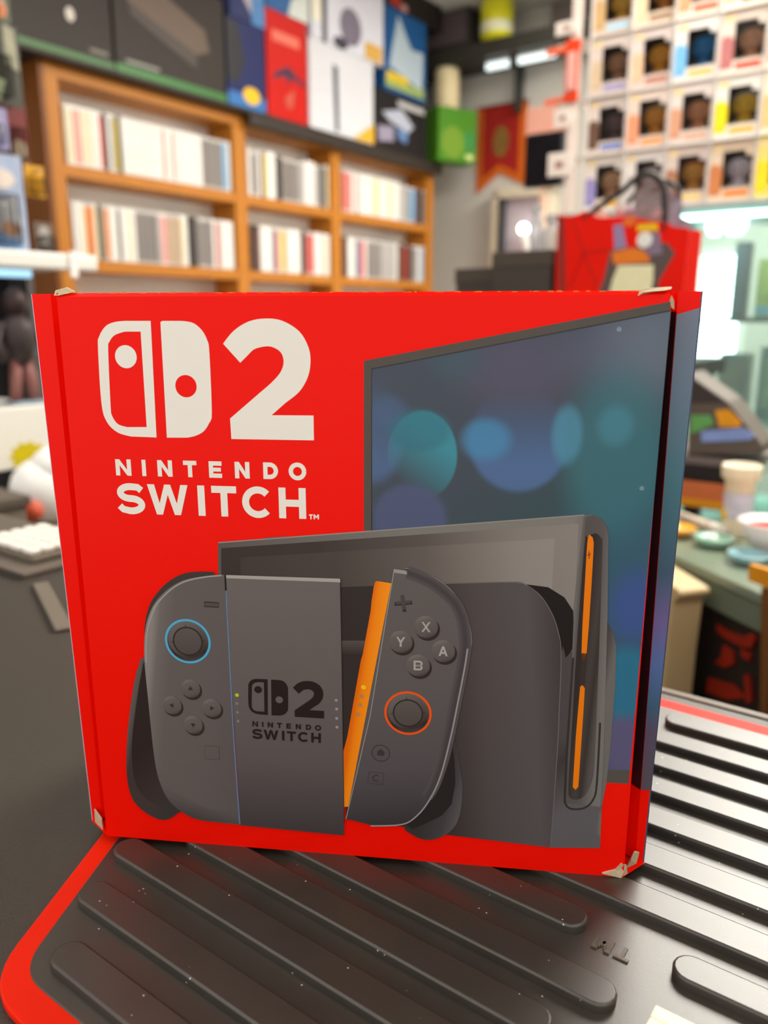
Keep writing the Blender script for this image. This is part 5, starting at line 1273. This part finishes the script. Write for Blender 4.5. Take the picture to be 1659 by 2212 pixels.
for nm, pts, rgb in (('black_picture', [(-0.3523, 0.0910), (-0.3426, 0.0843), (-0.2965, 0.0541), (-0.3488, 0.0506)], (58, 48, 46)), ('green_picture', [(-0.3471, 0.0318), (-0.3178, 0.0340), (-0.3110, 0.0200), (-0.3376, 0.0046), (-0.3447, 0.0040)], (96, 156, 84)), ('orange_picture', [(-0.3110, 0.0417), (-0.2915, 0.0445), (-0.2710, 0.0262), (-0.2729, 0.0189), (-0.3024, 0.0164)], (222, 148, 20)),
                     ('blue_picture', [(-0.3295, 0.0082), (-0.2662, 0.0180), (-0.2507, 0.0080), (-0.2552, 0.0005), (-0.3265, -0.0092)], (130, 150, 206))):
    G().prism([(x + .33, z + .0162 - zmin) for x, z in pts], -.0016, .0004, axis='y').build(nm, mat('stand ink ' + nm, rgb, 0.45, vary=0.3, vscale=40), t)
t = on_top('paper_cup', 'white paper cup with wide rim and yellow spot, on the showcase', 'cup', -.235, 1.16)
G().lathe([(.015, 0), (.018, .03), (.020, .078), (.0255, .082), (.0265, .098), (.024, .1), (.0225, .094), (.0, .09)], 22, cap=False).build('cup_body', mat('white cup card', (240, 226, 196), 0.45), t, smooth=True)
G().lathe([(.0182, .026), (.0206, .062)], 22, cap=False).build('pale_print', mat('lilac cup ink', (206, 200, 216), 0.45, vary=0.3, vscale=60), t, smooth=True)
G().ball((-.013, -.0115, .03), (.006, .004, .009), 10, 6).build('yellow_spot', mat('yellow cup ink', (240, 190, 20), 0.4), t, smooth=True)
for a_, b_, lab in ((-.205, 1.42, 'cream cup standing behind the wide-rimmed paper cup'), (-.20, 1.62, 'cream cup standing farthest back on the showcase')):
    t = on_top('paper_cup', lab, 'cup', a_, b_, group='cream cups at the back of the showcase')
    G().lathe([(.02, 0), (.026, .11), (.031, .113), (.031, .125), (.027, .127)], 20).build('cup_body', mat('white cup card', (240, 226, 196), 0.45), t, smooth=True)
t = on_top('bowl', 'white bowl with a red inside, right of the paper cup', 'bowl', -.178, 1.09)
G().lathe([(.014, 0), (.03, .018), (.042, .042), (.040, .043), (.028, .022), (.0, .012)], 24, cap=False).build('bowl_body', mat('white bowl glaze', (232, 220, 214), 0.3), t, smooth=True)
G().lathe([(.0405, .0405), (.0285, .026), (.0, .018)], 24, cap=False).build('red_inside', mat('red bowl glaze', (222, 40, 24), 0.3), t, smooth=True)
t = on_top('marker_pen', 'white marker pen lying on the showcase left of the cup', 'pen', -.283, 1.17, RZ)
G().tube([(-.055, 0, .0075), (.02, 0, .0075)], .0065, 12).build('pen_barrel', mat('ivory pen plastic', (226, 208, 186), 0.4), t, smooth=True)
G().tube([(.0205, 0, .0075), (.05, 0, .0075)], .0072, 12).build('pen_cap', mat('white pen cap', (236, 226, 214), 0.4), t, smooth=True)
for a_, b_, colr, lab in ((-.245, 1.085, (160, 206, 180), 'pale green glass dish in front of the pen'), (-.19, 1.03, (150, 196, 206), 'pale blue glass dish in front of the red bowl'), (-.300, 1.11, (230, 160, 40), 'amber glass dish at the left corner of the showcase')):
    t = on_top('glass_dish', lab, 'dish', a_, b_, group='small glass dishes on the showcase')
    G().lathe([(.012, 0), (.02, .004), (.026, .012), (.024, .013), (.017, .007), (0, .005)], 18, cap=False).build('dish_body', mat('dish glass %d %d %d' % colr, colr, 0.2, spec=0.7), t, smooth=True)

# ------------------------------------------------------------------ white rack of toys at the left
RA = -1.5
wr = thing('shop_rack', 'white rack at the left with a thick bright shelf edge', 'rack', W(RA, .75, FLOOR_Z), -TH)
def rb(name, a0, a1, b0, b1, z0, z1, m, bevel=0.0):
    return G().box(a0 - RA, a1 - RA, b0 - .75, b1 - .75, z0 - FLOOR_Z, z1 - FLOOR_Z).build(name, m, wr, bevel=bevel)
CW = mat('cool white rack paint', (238, 234, 226), 0.4, vary=0.02)
rb('shelf', RA - .30, RA - .004, .46, 1.036, .296, .314, CW, .002)
rb('shelf_edge', RA - .004, RA + .012, .46, 1.044, .290, .322, CW, .006)
rb('shelf', RA - .30, RA + .03, .46, .91, .012, .030, CW, .002)
rb('drawer_front', RA + .03, RA + .045, .46, .905, -.085, .032, CW, .003)
rb('shelf', RA - .30, RA + .28, .46, .90, -.185, -.168, mat('grey brown shelf', (120, 106, 92), 0.5), .002)
rb('back_panel', RA - .32, RA - .301, .46, 1.08, FLOOR_Z, .95, mat('dark slate back', (52, 50, 54), 0.6))
rb('end_upright', RA - .30, RA - .02, .462, .48, FLOOR_Z, .296, CW)
rb('end_upright', RA - .30, RA - .22, 1.02, 1.036, FLOOR_Z, .296, mat('grey upright', (96, 92, 92), 0.5))
t = thing('price_clip', 'bright clear clip hooked over the end of the white shelf edge', 'clip', W(RA + .0135, .985, .276), -TH)
G().box(0, .003, -.008, .008, 0, .05).build('clip_body', mat('white clip plastic', (255, 252, 244), 0.2), t, bevel=0.001)
t = thing('light_strip', 'pale blue light strip under the white shelf at the left', 'light strip', W(RA - .05, .75, .2955), -TH)
G().box(-.012, .012, -.26, .175, -.006, 0).build('housing', CW, t)
G().box(-.010, .010, -.26, .175, -.020, -.006).build('diffuser', mat('blue strip diffuser', (170, 220, 250), 0.4, emit=0.9, vary=0), t)
def toy(b, a, z, bodyc, legc, headc, lab, s=1.0):
    t = thing('toy_figure', lab, 'toy', W(a, b, z + .0006), -TH + R(90), 'dark toy figures on the white rack')
    g = G()
    g.lathe([(.016 * s, .07 * s), (.026 * s, .10 * s), (.030 * s, .13 * s), (.012 * s, .15 * s)], 12)
    g.tube([(-.026 * s, 0, .135 * s), (-.042 * s, -.004, .105 * s), (-.036 * s, -.018, .075 * s)], .009 * s, 7).tube([(.026 * s, 0, .135 * s), (.042 * s, -.004, .105 * s), (.036 * s, -.018, .075 * s)], .009 * s, 7)
    o = g.build('torso', mat('toy body %d %d %d' % bodyc, bodyc, 0.45, vary=0.3, vscale=60), t, smooth=True)
    for s_ in (-1, 1):
        G().tube([(s_ * .010 * s, 0, .074 * s), (s_ * .014 * s, -.002, .04 * s), (s_ * .016 * s, 0, .006)], .0105 * s, 8).build('leg', mat('toy legs %d %d %d' % legc, legc, 0.45), t, smooth=True)
    G().ball((0, 0, .17 * s), (.02 * s, .02 * s, .024 * s)).build('head', mat('toy head %d %d %d' % headc, headc, 0.45), t, smooth=True)
    G().box(-.03 * s, .03 * s, -.022, .022, 0, .006).build('stand', mat('toy stand', (140, 160, 176), 0.4), t, bevel=0.002)
toy(.872, RA - .02, .030, (66, 56, 56), (146, 96, 90), (60, 44, 42), 'dark toy figure on the white rack nearest the carton', 1.15)
toy(.768, RA - .03, .030, (50, 46, 46), (60, 56, 56), (214, 160, 100), 'dark toy figure with a tan head on the white rack', 1.05)
toy(.835, RA - .17, .030, (52, 44, 44), (70, 60, 60), (206, 214, 206), 'dark toy figure with a pale head at the back of the rack', 1.1)
t = thing('price_star', 'yellow starburst price sign on a stick before the white drawer front', 'sign', W(RA + .10, .80, -.055), -TH - R(29))
st_ = [(.0 + (.036 if k % 2 else .028) * math.cos(math.pi * k / 11), (.031 if k % 2 else .024) * math.sin(math.pi * k / 11)) for k in range(22)]
G().prism([(x, z) for x, z in st_], 0, .003, axis='x').build('star_card', mat('yellow sign card', (222, 200, 10), 0.5, vary=0.1), t)
G().box(-.003, -.0002, -.004, .004, -.112, .01).build('sign_stick', CW, t)
t = thing('plush_pack', 'white bulging pack with red detail under the yellow sign', 'toy', W(RA + .17, .775, -.1672), -TH)
g = G(); g.ball((0, 0, .06), (.05, .055, .06)); g.ball((.012, .02, .10), (.035, .04, .04)); g.build('pack_body', mat('bright white film', (250, 248, 242), 0.3), t, smooth=True)
G().ball((.035, -.04, .035), (.02, .018, .018)).build('red_detail', mat('red pack print', (206, 90, 66), 0.5, vary=0.3, vscale=50), t, smooth=True)
t = thing('toy_bin', 'grey brown bin on the lowest shelf of the white rack', 'bin', W(RA + .17, .62, -.1672), -TH)
G().box(-.08, .09, -.10, .075, 0, .075).build('bin_body', mat('grey brown bin', (124, 112, 98), 0.6, vary=0.2, vscale=14), t, bevel=0.006)
G().box(-.086, .096, -.106, .081, .06, .078).build('rim', mat('brown bin rim', (96, 86, 76), 0.6), t, bevel=0.003)
# packs standing on the white shelf and hooked above them
def pack(lab, b, z, w, h, d, colr, patches, a=RA - .08, name='hanging_pack', rz=0.0):
    t = thing(name, lab, 'toy pack', W(a, b, z), -TH + rz, 'colourful packs on the white rack')
    G().box(-.002, 0, 0, w, 0, h).build('backing_card', mat('pack card %d %d %d' % colr, colr, 0.45, vary=0.3, vscale=16), t)
    for i, (nm, rgb, pts) in enumerate(patches):
        G().prism([(x * w, y * h) for x, y in pts], .0002, .0012 + .0004 * i, axis='x').build(nm, mat('pack ink %d %d %d' % rgb, rgb, 0.4, vary=0.3, vscale=40), t)
    G().box(0.0014, d, w * .12, w * .88, h * .08, h * .6).build('blister', CLEAR, t, bevel=0.004)
    if z > .35:
        G().tube([(RA - .297 - a, w / 2, h - .012), (.02, w / 2, h - .012)], .0025, 6).build('hook', mat('silver hook', (180, 180, 180), 0.3, metal=0.8), t)
pack('pale blue comic pack with red and cream figures, front of the white shelf', .765, .3226, .185, .185, .02, (168, 180, 206), [('white_print', (226, 228, 236), [(.5, .1), (.95, .3), (.9, .6), (.55, .5)]), ('blue_print', (120, 160, 210), [(.3, 0.02), (.95, .05), (.8, .2), (.3, .3)]), ('red_print', (200, 80, 80), oval(.55, .4, .07, .08)), ('tan_print', (196, 150, 120), oval(.8, .25, .1, .08)), ('cream_print', (220, 206, 196), oval(.75, .75, .15, .1))])
pack('small grey bottle pack standing at the end of the white shelf', .965, .3226, .04, .065, .018, (112, 98, 88), [('pale_print', (176, 168, 160), oval(.5, .6, .3, .3))])
pack('yellow pack hooked above the white shelf end', .955, .435, .042, .06, .012, (206, 150, 40), [('orange_print', (226, 160, 10), oval(.5, .4, .35, .35))])
pack('violet white pack hooked left of the yellow pack', .805, .515, .125, .075, .014, (146, 140, 176), [('white_print', (206, 210, 226), oval(.6, .5, .3, .3))])
pack('dark red pack with cream face print, hooked beside the bookcase', .92, .5, .075, .115, .014, (120, 40, 36), [('cream_print', (216, 190, 160), oval(.72, .25, .22, .16)), ('brown_print', (120, 84, 62), oval(.8, .07, .18, .07))], a=RA - .12)
pack('dark grey pack with pale lime corner, hooked high beside the bookcase', .755, .60, .22, .145, .016, (66, 64, 52), [('lime_print', (200, 214, 168), [(.3, 0), (.78, .04), (.84, .3), (.3, .5)]), ('orange_print', (226, 70, 20), rect(.3, .48, 0, .12)), ('pale_print', (150, 146, 122), [(.86, .5), (.98, .45), (.96, .95), (.86, 1)])], a=RA - .09)
pack('olive pack with pinkish lettering band, topmost on the white rack', .74, .752, .23, .10, .012, (84, 92, 66), [('pink_print', (206, 180, 176), [(.3, .5), (.92, .15), (.95, .35), (.3, .8)]), ('rust_print', (196, 110, 60), oval(.92, .2, .05, .14))], a=RA - .10)

# ------------------------------------------------------------------ small things on the counter, left of the carton
CZ = -.0068
t = thing('desk_pad', 'grey desk pad under the white keypad on the counter', 'pad', W(-.76, .366, CZ), -TH)
G().box(-.20, .176, -.048, .048, 0, .004).build('pad_sheet', mat('grey desk pad', (104, 94, 84), 0.45, vary=0.1, vscale=60), t, bevel=0.001)
G().box(-.20, .176, -.0495, -.0481, 0, .0045).build('pad_edge', mat('pad edge', (70, 64, 58), 0.5), t)
t = thing('keypad', 'white keypad with rows of rounded keys on the grey pad', 'keypad', W(-.645, .37, CZ + .0046), -TH)
G().box(-.044, .044, -.032, .032, 0, .005).build('keypad_base', mat('brown keypad base', (110, 100, 88), 0.6), t, bevel=0.0015)
for i in range(4):
    for j in range(5):
        G().box(-.0400 + .0205 * i, -.0235 + .0205 * i, -.030 + .0122 * j, -.0205 + .0122 * j, .0052, .0105).build('key', mat('white key', (244, 240, 230), 0.4, vary=0.02), t, bevel=0.0022)
t = thing('metal_ruler', 'narrow metal strip lying on the counter beside the carton', 'ruler', W(-.511, .2965, CZ), -TH + math.atan2(-.034, .078))
G().box(-.055, .055, -.006, .006, 0.0002, .0022).build('ruler_strip', mat('dull metal strip', (128, 118, 104), 0.35, metal=0.3), t, bevel=0.0008)
G().box(-.055, .055, -.0060, -.0052, .0023, .0028).build('ruler_edge', mat('dark strip edge', (60, 54, 48), 0.5), t)
